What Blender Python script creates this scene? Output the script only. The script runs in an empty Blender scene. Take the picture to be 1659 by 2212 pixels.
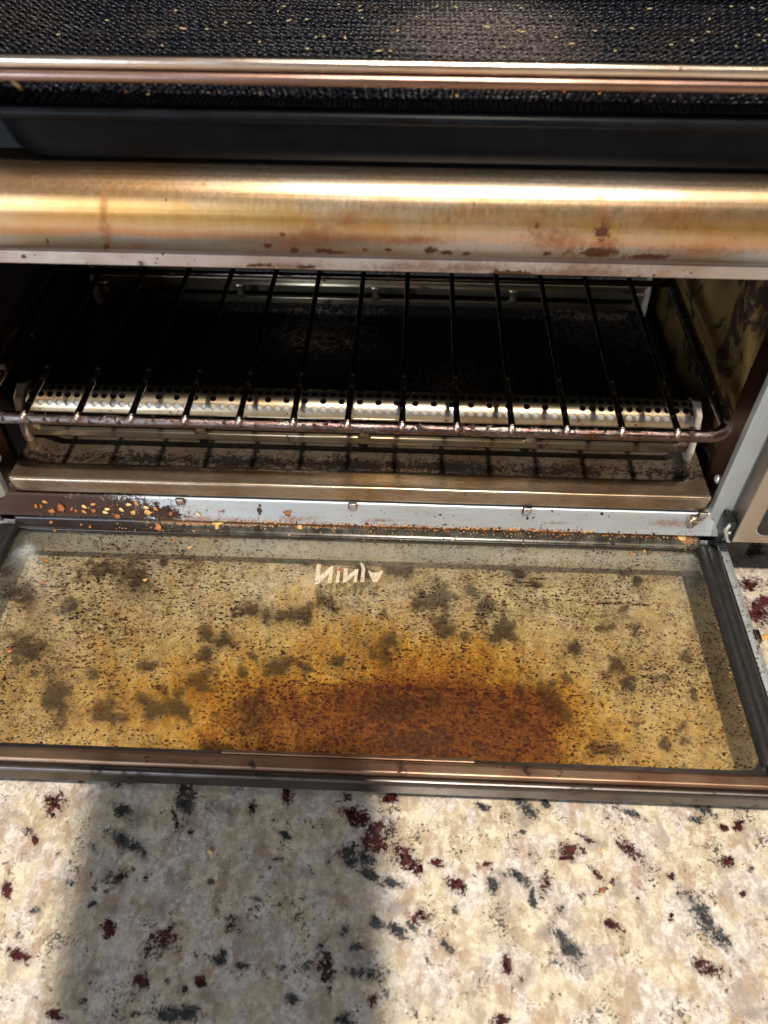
import bpy, math, random
import numpy as np
from mathutils import Vector, Matrix

# ------------------------------------------------------------------ camera
# world frame: x right, y into the oven, z up, metres. The lower rack is the z reference;
# H lifts everything so that the worktop is z = 0.
H = 0.118
CAM = np.array([0.02705, -0.27715, 0.24099])
RR = np.array([0.99931, 0.03694, 0.0020]); WW = np.array([-0.0252, 0.6806, -0.7322])
WW /= np.linalg.norm(WW); RR = np.array([0.9992, 0.0393, 0.0021]); RR -= WW*RR.dot(WW); RR /= np.linalg.norm(RR)
UU = np.cross(RR, WW)
FPX, CX, CY = 1712.34, 829.5, 1106.0

def back(px, py, axis, val):
    d = WW+(px-CX)/FPX*RR-(py-CY)/FPX*UU
    i = 'xyz'.index(axis)
    return CAM+d*(val-CAM[i])/d[i]
def proj(P):
    d = np.asarray(P)-CAM
    w = d@WW
    return CX+FPX*(d@RR)/w, CY-FPX*(d@UU)/w

S = bpy.context.scene
cd = bpy.data.cameras.new('camera'); cam = bpy.data.objects.new('camera', cd)
S.collection.objects.link(cam); S.camera = cam
M = Matrix(((RR[0], UU[0], -WW[0], CAM[0]), (RR[1], UU[1], -WW[1], CAM[1]), (RR[2], UU[2], -WW[2], CAM[2]+H), (0, 0, 0, 1)))
cam.matrix_world = M
cd.sensor_fit = 'VERTICAL'; cd.sensor_height = 9.8; cd.sensor_width = 7.35
cd.lens = FPX/2212*9.8
cd.clip_start = 0.01; cd.clip_end = 50
cd.dof.use_dof = True; cd.dof.focus_distance = 0.40; cd.dof.aperture_fstop = 2.6

# ------------------------------------------------------------------ light
w = bpy.data.worlds.new('World'); S.world = w; w.use_nodes = True
nt = w.node_tree; nt.nodes.clear()
o_ = nt.nodes.new('ShaderNodeOutputWorld'); bg = nt.nodes.new('ShaderNodeBackground')
tc = nt.nodes.new('ShaderNodeTexCoord'); sp = nt.nodes.new('ShaderNodeSeparateXYZ'); cr = nt.nodes.new('ShaderNodeValToRGB')
mr = nt.nodes.new('ShaderNodeMapRange'); mr.inputs[1].default_value = -1; mr.inputs[2].default_value = 1
nt.links.new(tc.outputs['Generated'], sp.inputs[0]); nt.links.new(sp.outputs[2], mr.inputs[0]); nt.links.new(mr.outputs[0], cr.inputs[0])
e = cr.color_ramp.elements
e[0].position = 0.0; e[0].color = (0.08, 0.065, 0.05, 1)
e[1].position = 1.0; e[1].color = (0.12, 0.11, 0.105, 1)
for p, c in ((0.44, (0.16, 0.13, 0.10, 1)), (0.485, (0.5, 0.40, 0.30, 1)), (0.51, (0.95, 0.72, 0.46, 1)), (0.545, (0.66, 0.52, 0.38, 1)), (0.60, (0.30, 0.27, 0.26, 1)), (0.70, (0.13, 0.12, 0.12, 1))):
    k = e.new(p); k.color = c
nt.links.new(cr.outputs[0], bg.inputs[0]); bg.inputs[1].default_value = 0.75
nt.links.new(bg.outputs[0], o_.inputs[0])

def area(name, loc, target, size, power, color, size_y=None):
    l = bpy.data.lights.new(name, 'AREA'); l.energy = power; l.color = color; l.size = size
    if size_y: l.shape = 'RECTANGLE'; l.size_y = size_y
    else: l.shape = 'DISK'
    ob = bpy.data.objects.new(name, l); S.collection.objects.link(ob)
    loc = Vector(loc)+Vector((0, 0, H)); target = Vector(target)+Vector((0, 0, H))
    ob.location = loc; ob.rotation_euler = (target-loc).to_track_quat('-Z', 'Y').to_euler()
    return ob
area('ceiling_downlight', (0.115, -0.69, 1.45), (0, -0.02, 0), 0.060, 36, (1.0, 0.885, 0.735))
area('window_daylight', (-1.3, -1.9, 0.62), (0, 0, 0), 1.1, 27, (0.72, 0.84, 1.0), 0.8)
area('second_downlight', (0.75, -0.55, 1.45), (0.1, 0, 0), 0.12, 2.5, (1.0, 0.84, 0.62))
S.view_settings.view_transform = 'Standard'; S.view_settings.look = 'None'
S.view_settings.exposure = 0.0; S.view_settings.gamma = 1.0
S.render.engine = 'CYCLES'
try:
    S.cycles.max_bounces = 8; S.cycles.use_adaptive_sampling = True; S.cycles.adaptive_threshold = 0.02; S.cycles.transparent_max_bounces = 12; S.cycles.caustics_refractive = True
    S.cycles.caustics_reflective = False; S.cycles.blur_glossy = 0.6; S.cycles.sample_clamp_indirect = 4
except Exception: pass

# ------------------------------------------------------------------ node helpers
class NT:
    def __init__(s, name):
        s.m = bpy.data.materials.new(name); s.m.use_nodes = True
        s.t = s.m.node_tree; s.t.nodes.clear()
        s.out = s.t.nodes.new('ShaderNodeOutputMaterial')
        s.co = s.n('ShaderNodeTexCoord').outputs['Object']
    def n(s, typ, **kw):
        x = s.t.nodes.new(typ)
        for k, v in kw.items(): setattr(x, k, v)
        return x
    def set(s, node, i, v):
        if v is None: return
        if hasattr(v, 'is_output') or isinstance(v, bpy.types.NodeSocket): s.t.links.new(v, node.inputs[i])
        else:
            if isinstance(v, (tuple, list)) and len(v) == 3 and node.inputs[i].type == 'RGBA': v = tuple(v)+(1,)
            node.inputs[i].default_value = v
    def map(s, scale=(1, 1, 1), rot=(0, 0, 0), vec=None):
        m = s.n('ShaderNodeMapping'); s.set(m, 0, vec or s.co)
        m.inputs['Scale'].default_value = scale; m.inputs['Rotation'].default_value = rot
        return m.outputs[0]
    def noise(s, scale, detail=3, rough=0.55, vec=None, dist=0.0):
        x = s.n('ShaderNodeTexNoise'); s.set(x, 'Vector', vec or s.co)
        x.inputs['Scale'].default_value = scale; x.inputs['Detail'].default_value = detail
        x.inputs['Roughness'].default_value = rough; x.inputs['Distortion'].default_value = dist
        return x.outputs[0]
    def vor(s, scale, vec=None, feature='F1', rand=1.0):
        x = s.n('ShaderNodeTexVoronoi', feature=feature); s.set(x, 'Vector', vec or s.co)
        x.inputs['Scale'].default_value = scale; x.inputs['Randomness'].default_value = rand
        return x
    def ramp(s, v, a, b, lo=0.0, hi=1.0):
        x = s.n('ShaderNodeMapRange', interpolation_type='SMOOTHSTEP')
        s.set(x, 0, v); s.set(x, 1, a); s.set(x, 2, b); s.set(x, 3, lo); s.set(x, 4, hi)
        return x.outputs[0]
    def math(s, op, a, b=None, clamp=False):
        x = s.n('ShaderNodeMath', operation=op); x.use_clamp = clamp
        s.set(x, 0, a)
        if b is not None: s.set(x, 1, b)
        return x.outputs[0]
    def mix(s, f, a, b, blend='MIX'):
        x = s.n('ShaderNodeMix', data_type='RGBA', blend_type=blend)
        s.set(x, 0, f); s.set(x, 6, a); s.set(x, 7, b)
        return x.outputs[2]
    def fmix(s, f, a, b):
        x = s.n('ShaderNodeMix', data_type='FLOAT')
        s.set(x, 0, f); s.set(x, 2, a); s.set(x, 3, b)
        return x.outputs[0]
    def attr(s, name):
        x = s.n('ShaderNodeAttribute'); x.attribute_name = name
        return x.outputs['Fac']
    def bump(s, h, strength=0.3, dist=0.001):
        x = s.n('ShaderNodeBump'); s.set(x, 'Height', h); x.inputs['Strength'].default_value = strength
        x.inputs['Distance'].default_value = dist
        return x.outputs[0]
    def bsdf(s, color, rough=0.5, metal=0.0, normal=None, **kw):
        x = s.n('ShaderNodeBsdfPrincipled')
        s.set(x, 'Base Color', color); s.set(x, 'Roughness', rough); s.set(x, 'Metallic', metal)
        if normal is not None: s.set(x, 'Normal', normal)
        for k, v in kw.items(): s.set(x, k.replace('_', ' '), v)
        return x.outputs[0]
    def smix(s, f, a, b):
        x = s.n('ShaderNodeMixShader'); s.set(x, 0, f); s.set(x, 1, a); s.set(x, 2, b)
        return x.outputs[0]
    def done(s, sh):
        s.t.links.new(sh, s.out.inputs[0]); return s.m

def metal(name, base, rough=0.3, tint=(0.35, 0.19, 0.07), tint_amt=0.5, grime=0.3, gscale=60, streak='x', attr=False, dark=(0.03, 0.013, 0.008), spots=0.5, bs=0.12, stretch=30, tancol=(0.34, 0.13, 0.045), met=1.0, bands=None):
    """brushed steel with heat tint, baked-on brown film and dark splatter"""
    m = NT(name)
    sc = {'x': (1, stretch, stretch), 'z': (stretch, stretch, 1), 'y': (stretch, 1, stretch)}[streak]
    br = m.noise(60, 4, 0.7, m.map(sc))
    big = m.noise(gscale*0.35, 4, 0.6)
    c = m.mix(m.ramp(br, 0.3, 0.7), tuple(b*0.86 for b in base), base)
    tf = m.ramp(big, 0.38, 0.72, 0.0, tint_amt)
    c = m.mix(tf, c, tint)
    if bands:   # heat tint plus painted reflections running along the part, by height
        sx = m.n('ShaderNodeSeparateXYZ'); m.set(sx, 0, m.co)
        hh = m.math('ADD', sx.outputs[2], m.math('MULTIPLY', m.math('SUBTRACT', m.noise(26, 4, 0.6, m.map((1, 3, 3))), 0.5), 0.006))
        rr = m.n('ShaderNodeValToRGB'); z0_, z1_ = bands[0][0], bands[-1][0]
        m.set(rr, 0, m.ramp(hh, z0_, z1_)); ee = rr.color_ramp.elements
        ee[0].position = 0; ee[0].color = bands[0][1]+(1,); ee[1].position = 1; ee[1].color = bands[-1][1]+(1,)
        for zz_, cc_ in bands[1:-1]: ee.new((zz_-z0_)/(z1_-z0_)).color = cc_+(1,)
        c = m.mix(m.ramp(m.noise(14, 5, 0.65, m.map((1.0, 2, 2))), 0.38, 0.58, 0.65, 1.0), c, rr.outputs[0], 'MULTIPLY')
    rg = m.fmix(br, rough*0.75, rough*1.25)
    # film
    g1 = m.noise(gscale, 6, 0.65, dist=0.4)
    th = 0.70-grime*0.35
    gf = m.ramp(g1, th, th+0.09)
    v = m.vor(gscale*5, m.map((1, 1, 1)))
    sz = m.noise(gscale*1.3, 2)
    sf = m.math('LESS_THAN', v.outputs['Distance'], m.ramp(sz, 0.5, 0.8, 0.02, 0.42*spots))
    f = m.math('MAXIMUM', gf, sf)
    if attr:
        wob = m.math('ADD', m.math('MULTIPLY', m.math('SUBTRACT', m.noise(330, 6, 0.75, dist=0.5), 0.5), 2.4), m.math('MULTIPLY', m.math('SUBTRACT', m.noise(1100, 4, 0.7), 0.5), 1.3))
        a2 = m.ramp(m.math('ADD', m.attr('stain_tan'), wob), -0.15, 1.1, 0.0, 0.72)
        c = m.mix(a2, c, m.mix(m.noise(700, 3), tuple(t_*0.6 for t_ in tancol), tuple(min(1, t_*1.25) for t_ in tancol)))
        a1 = m.ramp(m.math('ADD', m.attr('stain_dark'), wob), 0.1, 0.40, 0.0, 1.0)
        f = m.math('MAXIMUM', f, a1)
        rg = m.math('ADD', rg, m.math('MULTIPLY', a2, 0.12))
    gc = m.mix(m.noise(gscale*2.2, 2), dark, tuple(min(1, d*2.4) for d in dark))
    nrm = m.bump(m.math('ADD', br, m.math('MULTIPLY', f, 1.5)), bs, 0.0004)
    a = m.bsdf(c, rg, met, nrm, Anisotropic=0.0)
    b = m.bsdf(gc, 0.5, 0.0, nrm, Specular_IOR_Level=0.25)
    return m.done(m.smix(m.math('MULTIPLY', f, 0.985), a, b))

def plain(name, col, rough=0.5, metallic=0.0, var=0.2, scale=80, bs=0.15, spec=0.5):
    m = NT(name); n = m.noise(scale, 4, 0.6)
    c = m.mix(m.ramp(n, 0.3, 0.7), tuple(x*(1-var) for x in col), tuple(min(1, x*(1+var)) for x in col))
    return m.done(m.bsdf(c, m.fmix(n, rough*0.8, min(1, rough*1.2)), metallic, m.bump(n, bs, 0.0005), Specular_IOR_Level=spec))

# ------------------------------------------------------------------ mesh helpers
LOC = {}
def wloc(o):
    p = np.zeros(3)
    while o is not None: p = p+np.array(o.location); o = o.parent
    return p
def link(name, V, F, mat, parent=None, smooth=True, attrs=None, loc=None, auto=None):
    """V in rack-frame metres; the object's own origin is loc (default: its parent's)"""
    V = np.asarray(V, float).reshape(-1, 3).copy(); V[:, 2] += H
    base = wloc(parent) if parent else np.zeros(3)
    org = base if loc is None else np.array(loc)+[0, 0, H]
    me = bpy.data.meshes.new(name); me.from_pydata((V-org).tolist(), [], [list(f) for f in F])
    me.materials.append(mat)
    me.polygons.foreach_set('use_smooth', [smooth]*len(me.polygons))
    if attrs:
        for k, a in attrs.items():
            at = me.attributes.new(k, 'FLOAT', 'POINT'); at.data.foreach_set('value', np.asarray(a, dtype=np.float32))
    me.update()
    o = bpy.data.objects.new(name, me); S.collection.objects.link(o)
    if parent: o.parent = parent
    o.location = org-base
    if smooth and auto:
        try: me.set_sharp_from_angle(angle=math.radians(auto))
        except Exception: pass
    return o
def thing(name, loc, label, cat, group=None):
    o = bpy.data.objects.new(name, None); S.collection.objects.link(o); o.empty_display_size = 0.01
    o.location = (loc[0], loc[1], loc[2]+H); tag(o, label, cat, group); return o
def tag(o, label, cat, group=None, kind=None):
    if label: o['label'] = label
    if cat: o['category'] = cat
    if group: o['group'] = group
    if kind: o['kind'] = kind
    return o

class MB:
    def __init__(s): s.V = []; s.F = []; s.n = 0
    def add(s, V, F):
        V = np.asarray(V, float).reshape(-1, 3); s.V.append(V)
        s.F += [tuple(i+s.n for i in f) for f in F]; s.n += len(V); return s
    def box(s, x0, x1, y0, y1, z0, z1, b=0.0):
        if b <= 0:
            V = [(x, y, z) for z in (z0, z1) for y in (y0, y1) for x in (x0, x1)]
            return s.add(V, [(0, 2, 3, 1), (4, 5, 7, 6), (0, 1, 5, 4), (2, 6, 7, 3), (0, 4, 6, 2), (1, 3, 7, 5)])
        # bevelled: extrude rounded-rect in (x,y) with chamfered z
        L = []
        for ins, z in ((b, z0), (b*0.3, z0+b*0.3), (0, z0+b), (0, z1-b), (b*0.3, z1-b*0.3), (b, z1)):
            L.append(rrect(x0+ins, x1-ins, y0+ins, y1-ins, max(b*1.0-ins*0.5, 1e-5), z, 3))
        return s.loft(L, cap=True)
    def loft(s, loops, cap=False, closed=True):
        k = len(loops[0]); V = np.concatenate([np.asarray(l) for l in loops]); F = []
        for i in range(len(loops)-1):
            for j in range(k if closed else k-1):
                a = i*k+j; b = i*k+(j+1) % k; F.append((a, b, b+k, a+k))
        if cap: F.append(tuple(range(k-1, -1, -1))); F.append(tuple((len(loops)-1)*k+j for j in range(k)))
        return s.add(V, F)
    def tube(s, pts, r, seg=10, closed=False, cap=True):
        P = np.asarray(pts, float); n = len(P)
        rs = np.full(n, r) if np.isscalar(r) else np.asarray(r)
        if closed: T = np.roll(P, -1, 0)-np.roll(P, 1, 0)
        else: T = np.gradient(P, axis=0)
        T /= np.linalg.norm(T, axis=1)[:, None]+1e-12
        ref = np.array([0, 0, 1.]) if abs(T[:, 2]).mean() < 0.8 else np.array([1., 0, 0])
        A = np.cross(T, ref); A /= np.linalg.norm(A, axis=1)[:, None]+1e-12
        B = np.cross(A, T); an = np.linspace(0, 2*np.pi, seg, endpoint=False)
        V = (P[:, None]+rs[:, None, None]*(np.cos(an)[None, :, None]*A[:, None]+np.sin(an)[None, :, None]*B[:, None])).reshape(-1, 3)
        F = []
        m = n if closed else n-1
        for i in range(m):
            i2 = (i+1) % n
            for j in range(seg): F.append((i*seg+j, i2*seg+j, i2*seg+(j+1) % seg, i*seg+(j+1) % seg))
        if cap and not closed: F.append(tuple(range(seg))); F.append(tuple((n-1)*seg+j for j in range(seg-1, -1, -1)))
        return s.add(V, F)
    def obj(s, name, mat, parent=None, **kw):
        return link(name, np.concatenate(s.V), s.F, mat, parent, **kw)

def rrect(x0, x1, y0, y1, r, z, n=6):
    pts = []
    for cx, cy, a0 in ((x1-r, y1-r, 0), (x0+r, y1-r, 90), (x0+r, y0+r, 180), (x1-r, y0+r, 270)):
        for k in range(n+1):
            a = math.radians(a0+90*k/n); pts.append((cx+r*math.cos(a), cy+r*math.sin(a), z))
    return pts

def fillet(P, r, n=4):
    """round the corners of an open (y,z) polyline"""
    P = [np.array(p, float) for p in P]; out = [P[0]]
    for i in range(1, len(P)-1):
        a, b, c = P[i-1], P[i], P[i+1]
        d1 = a-b; d2 = c-b; l1 = np.linalg.norm(d1); l2 = np.linalg.norm(d2)
        rr = min(r, l1*0.45, l2*0.45); p1 = b+d1/l1*rr; p2 = b+d2/l2*rr
        for k in range(n+1):
            t = k/n; out.append((1-t)**2*p1+2*t*(1-t)*b+t*t*p2)
    out.append(P[-1]); return np.array(out)
def resample(P, step):
    P = np.asarray(P); d = np.r_[0, np.cumsum(np.linalg.norm(np.diff(P, axis=0), axis=1))]
    t = np.unique(np.r_[np.linspace(0, d[-1], int(d[-1]/step)+2), d])
    return np.array([np.interp(t, d, P[:, k]) for k in range(P.shape[1])]).T
def grid(name, X, Pyz, mat, parent=None, fields=None, **kw):
    """sheet: profile (y,z) swept along x positions; fields(px,py) -> dict of point attributes"""
    nx, m = len(X), len(Pyz)
    V = np.zeros((m, nx, 3)); V[:, :, 0] = np.asarray(X)[None]; V[:, :, 1] = Pyz[:, 0][:, None]; V[:, :, 2] = Pyz[:, 1][:, None]
    V = V.reshape(-1, 3)
    idx = np.arange(m*nx).reshape(m, nx)
    F = np.stack([idx[:-1, :-1], idx[:-1, 1:], idx[1:, 1:], idx[1:, :-1]], -1).reshape(-1, 4)
    at = None
    if fields:
        px, py = proj(V); at = fields(px, py)
    return link(name, V, F.tolist(), mat, parent, attrs=at, **kw)
def blobs(px, py, L):
    f = np.full(len(px), -1.0)
    for x, y, a, b, ang in L:
        t = math.radians(ang); dx = px-x; dy = py-y
        u = dx*math.cos(t)+dy*math.sin(t); v = -dx*math.sin(t)+dy*math.cos(t)
        f = np.maximum(f, 1-np.sqrt((u/a)**2+(v/b)**2))
    return f
rnd = random.Random(7)

# ------------------------------------------------------------------ materials
# --- granite
def granite():
    m = NT('granite')
    def warp(scale, amt):
        wv = m.n('ShaderNodeVectorMath', operation='ADD'); m.set(wv, 0, m.co)
        nn = m.n('ShaderNodeTexNoise'); m.set(nn, 'Vector', m.co); nn.inputs['Scale'].default_value = scale; nn.inputs['Detail'].default_value = 5; nn.inputs['Roughness'].default_value = 0.65
        sv = m.n('ShaderNodeVectorMath', operation='SCALE'); m.set(sv, 0, nn.outputs['Color']); sv.inputs['Scale'].default_value = amt
        m.set(wv, 1, sv.outputs[0]); return wv.outputs[0]
    wc = warp(120, 0.008); wf = warp(400, 0.003)
    cream = m.mix(m.ramp(m.noise(190, 6, 0.7, wc), 0.40, 0.60), (0.55, 0.47, 0.34), (0.78, 0.72, 0.585))
    white = m.mix(m.ramp(m.noise(330, 5, 0.7, wc), 0.40, 0.60), (0.54, 0.48, 0.45), (0.80, 0.76, 0.73))
    c = m.mix(m.ramp(m.noise(55, 6, 0.65, wc), 0.46, 0.56), cream, white)
    tan = m.ramp(m.noise(75, 7, 0.72, m.map((1.5, 0.8, 1), (0, 0, 0.7), wc)), 0.49, 0.61, 0, 0.78)
    c = m.mix(tan, c, m.mix(m.noise(500, 3), (0.30, 0.20, 0.13), (0.50, 0.38, 0.27)))
    gr = m.ramp(m.noise(46, 7, 0.72, m.map((1.7, 0.8, 1), (0, 0, 0.8), wc)), 0.53, 0.64, 0, 0.70)
    c = m.mix(gr, c, (0.36, 0.31, 0.275))
    ed = m.vor(260, wc, 'DISTANCE_TO_EDGE'); c = m.mix(m.ramp(ed.outputs['Distance'], 0.0, 0.07, 0.30, 0), c, (0.42, 0.33, 0.23))
    c = m.mix(m.ramp(m.noise(900, 3, 0.7), 0.55, 0.75, 0, 0.22), c, (0.9, 0.87, 0.82))
    big = m.math('SUBTRACT', m.noise(170, 7, 0.75, wc), 0.5); fine = m.math('SUBTRACT', m.noise(620, 5, 0.75, wf), 0.5)
    wob = m.math('ADD', m.math('MULTIPLY', big, 4.6), m.math('MULTIPLY', fine, 3.0))
    soft = m.math('MULTIPLY', big, 2.6)
    mx = m.math('MAXIMUM', m.attr('maroon'), m.attr('black'))
    hz = m.ramp(m.math('ADD', m.math('MAXIMUM', m.attr('grey'), m.math('ADD', mx, 0.30)), soft), -0.2, 0.95, 0, 0.68)
    c = m.mix(hz, c, m.mix(m.noise(300, 3), (0.17, 0.155, 0.16), (0.34, 0.28, 0.25)))
    s90 = m.math('SUBTRACT', m.noise(110, 3, 0.6), 0.5)
    sf_ = m.ramp(m.math('ADD', m.attr('soft'), m.math('ADD', m.math('MULTIPLY', s90, 4.2), m.math('MULTIPLY', big, 1.0))), -0.35, 0.60, 0, 0.98)
    c = m.mix(sf_, c, m.mix(m.ramp(m.noise(40, 2), 0.45, 0.55), (0.008, 0.010, 0.014), (0.030, 0.010, 0.009)))
    # unplotted specks all over the slab
    cl = m.noise(34, 4, 0.6)
    n3 = m.noise(230, 7, 0.78, wf)
    sp_ = m.ramp(m.math('ADD', n3, m.math('MULTIPLY', m.math('SUBTRACT', cl, 0.5), 0.75)), 0.64, 0.69)
    spc = m.mix(m.ramp(m.noise(60, 2), 0.45, 0.55), (0.055, 0.014, 0.012), (0.020, 0.024, 0.028))
    n4 = m.noise(800, 4, 0.7, wf)
    sp2 = m.ramp(m.math('ADD', n4, m.math('MULTIPLY', m.math('SUBTRACT', m.noise(60, 4, 0.7), 0.5), 0.95)), 0.62, 0.71)
    c = m.mix(m.math('MULTIPLY', m.math('MAXIMUM', sp_, sp2), 0.85), c, spc)
    cell = m.vor(420, wf); cc = m.n('ShaderNodeSeparateColor'); m.set(cc, 0, cell.outputs['Color'])
    mf = m.ramp(m.math('ADD', m.attr('maroon'), wob), 0.12, 0.42)
    c = m.mix(mf, c, m.mix(m.math('MULTIPLY', cc.outputs[0], 0.55), (0.022, 0.005, 0.006), (0.15, 0.045, 0.045)))
    bf = m.ramp(m.math('ADD', m.attr('black'), wob), 0.08, 0.62, 0, 0.96)
    c = m.mix(bf, c, m.mix(m.math('MULTIPLY', cc.outputs[1], 0.5), (0.010, 0.014, 0.018), (0.10, 0.115, 0.125)))
    return m.done(m.bsdf(c, m.fmix(m.noise(90, 3), 0.12, 0.28), 0.0, m.bump(m.noise(500, 3), 0.05, 0.0003)))
GRAN = granite()

# --- grimy door glass (upper face of the pane)
def speck_mask(m, dens):
    """baked-on droplets: several sizes, slightly elongated towards the lower left"""
    mk = None
    for sc, rot, st, a, b, n0 in ((900, 0.35, 1.8, 0.38, 0.62, 90), (560, -0.2, 1.5, 0.47, 0.70, 60), (1600, 0.4, 1.6, 0.34, 0.58, 130), (330, 0.2, 1.3, 0.60, 0.82, 40)):
        vec = m.map((1/st, 1, 1), (0, 0, rot))
        warp = m.n('ShaderNodeVectorMath', operation='ADD'); m.set(warp, 0, vec)
        nn = m.n('ShaderNodeTexNoise'); m.set(nn, 'Vector', m.co); nn.inputs['Scale'].default_value = sc*1.3; nn.inputs['Detail'].default_value = 2
        s2 = m.n('ShaderNodeVectorMath', operation='SCALE'); m.set(s2, 0, nn.outputs['Color']); s2.inputs['Scale'].default_value = 1.1/sc
        m.set(warp, 1, s2.outputs[0])
        v = m.vor(sc, warp.outputs[0])
        n = m.math('ADD', m.noise(n0, 4, 0.7), dens)
        t = m.ramp(n, a, b, 0.0, 0.42)
        # random size per cell
        cs = m.n('ShaderNodeSeparateColor'); m.set(cs, 0, v.outputs['Color'])
        t = m.math('MULTIPLY', t, m.ramp(cs.outputs[0], 0.25, 1.0, 0.2, 1.2))
        f = m.ramp(m.math('SUBTRACT', t, v.outputs['Distance']), 0.0, 0.06)
        mk = f if mk is None else m.math('MAXIMUM', mk, f)
    return mk
def door_glass():
    m = NT('baked_grease_glass')
    amber = m.attr('amber'); film = m.attr('film'); clean = m.attr('clean'); scr = m.attr('scratch')
    n1 = m.noise(28, 5, 0.62); n2 = m.noise(150, 5, 0.7)
    am = m.math('ADD', amber, m.math('MULTIPLY', m.math('SUBTRACT', n1, 0.5), 0.9))
    am = m.math('ADD', am, m.math('MULTIPLY', m.math('ADD', m.math('SUBTRACT', n2, 0.5), m.math('SUBTRACT', m.noise(300, 5, 0.75, m.map((1, 0.3, 1))), 0.5)), 1.1))
    A1 = m.ramp(am, 0.05, 0.75)
    A2 = m.ramp(am, 0.55, 1.15)
    tint = m.mix(film, (1.0, 0.97, 0.89), (1.0, 0.88, 0.62))
    tint = m.mix(A1, tint, (1.0, 0.72, 0.24)); tint = m.mix(A2, tint, (0.70, 0.34, 0.075))
    fc = m.mix(m.ramp(n2, 0.35, 0.65), (0.64, 0.48, 0.26), (0.84, 0.66, 0.40))
    fc = m.mix(m.ramp(clean, 0.2, 1.0), fc, (0.52, 0.50, 0.42))
    fc = m.mix(A1, fc, (0.56, 0.32, 0.08)); fc = m.mix(A2, fc, m.mix(m.ramp(m.noise(420, 5, 0.75), 0.4, 0.6), (0.26, 0.105, 0.025), (0.065, 0.024, 0.009)))
    dens = m.math('ADD', m.math('MULTIPLY', m.attr('speck'), 0.24), m.ramp(m.noise(17, 3), 0.35, 0.65, -0.20, -0.075))
    spk = speck_mask(m, dens)
    wob = m.math('MULTIPLY', m.math('SUBTRACT', m.noise(900, 5, 0.75, m.map((0.5, 1.3, 1))), 0.5), 4.2)
    sc = m.ramp(m.math('ADD', scr, wob), 0.45, 0.6)
    dk = m.math('MAXIMUM', spk, sc)
    dcol = m.mix(m.ramp(m.noise(55, 3), 0.4, 0.6), (0.008, 0.006, 0.005), (0.045, 0.013, 0.005))
    dcol = m.mix(A1, dcol, m.mix(m.noise(300, 2), (0.075, 0.016, 0.005), (0.014, 0.005, 0.006)))
    tint = m.mix(m.ramp(m.noise(70, 6, 0.7), 0.40, 0.72, 0, 0.45), tint, (0.86, 0.70, 0.42), 'MULTIPLY')
    tr = m.n('ShaderNodeBsdfTransparent'); m.set(tr, 0, tint)
    rf = m.n('ShaderNodeBsdfRefraction'); m.set(rf, 0, tint); rf.inputs['Roughness'].default_value = 0.18; rf.inputs['IOR'].default_value = 1.12
    clear = m.smix(m.ramp(n1, 0.3, 0.7, 0.12, 0.24), tr.outputs[0], rf.outputs[0])
    nrm = m.bump(m.math('ADD', n2, m.math('MULTIPLY', dk, 1.5)), 0.10, 0.0003)
    ff = m.fmix(A2, m.fmix(A1, m.ramp(m.math('ADD', n1, m.math('MULTIPLY', film, 0.3)), 0.3, 0.95, 0.01, 0.09), 0.12), 0.36)
    fd = m.bsdf(fc, 0.5, 0.0, nrm)
    body = m.smix(ff, clear, fd)
    body = m.smix(m.math('MULTIPLY', dk, 0.94), body, m.bsdf(dcol, 0.5, 0.0, nrm, Specular_IOR_Level=0.15))
    gl = m.n('ShaderNodeBsdfGlossy'); m.set(gl, 'Roughness', m.fmix(n2, 0.10, 0.26)); m.set(gl, 'Normal', nrm)
    lw = m.n('ShaderNodeFresnel'); lw.inputs[0].default_value = 1.40
    return m.done(m.smix(m.math('MULTIPLY', lw.outputs[0], 0.45), body, gl.outputs[0]))
GLASS_TOP = door_glass()
def clear_glass():
    m = NT('clear_glass'); tr = m.n('ShaderNodeBsdfTransparent'); tr.inputs[0].default_value = (0.993, 0.996, 0.99, 1)
    gl = m.n('ShaderNodeBsdfGlossy'); gl.inputs['Roughness'].default_value = 0.05
    return m.done(m.smix(0.012, tr.outputs[0], gl.outputs[0]))
GLASS_CLEAR = clear_glass()

OVZ = 0.0
STEEL_BAR = metal('tinted_brushed_steel_reflections', (0.66, 0.64, 0.62), 0.34, (0.56, 0.38, 0.20), 0.8, -0.02, 45, 'z', attr=True, dark=(0.045, 0.014, 0.008), spots=0.3, bs=0.10, stretch=14,
    bands=[(0.2035, (0.74, 0.70, 0.74)), (0.2105, (0.56, 0.74, 1.0)), (0.2150, (1.0, 0.64, 0.42)), (0.2190, (0.96, 0.72, 0.46)), (0.2240, (1.0, 0.65, 0.22)), (0.2300, (0.90, 0.60, 0.28)), (0.2380, (0.62, 0.52, 0.42))])  # gold, peach and blue bands: heat tint with reflections put into the colour
STEEL_LIP = metal('stained_steel_lip', (0.66, 0.63, 0.62), 0.42, (0.36, 0.22, 0.14), 0.6, 0.02, 90, 'x', attr=True, dark=(0.06, 0.020, 0.010), spots=0.9, tancol=(0.24, 0.10, 0.06), met=0.8)
STEEL_LIGHT = metal('galvanised_steel', (0.66, 0.73, 0.80), 0.42, (0.55, 0.55, 0.48), 0.45, -0.1, 55, 'x', attr=True, dark=(0.026, 0.012, 0.007), spots=0.4, met=0.65)
STEEL_JAMB = metal('galvanised_jamb', (0.62, 0.68, 0.70), 0.42, (0.48, 0.50, 0.46), 0.5, -0.15, 40, 'z', spots=0.15, met=0.75)
STEEL_TRAY = metal('tray_steel', (0.52, 0.43, 0.34), 0.28, (0.28, 0.17, 0.08), 0.95, 0.06, 60, 'x', attr=True, dark=(0.006, 0.004, 0.0035), spots=0.6, tancol=(0.26, 0.14, 0.06), met=0.85)
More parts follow.
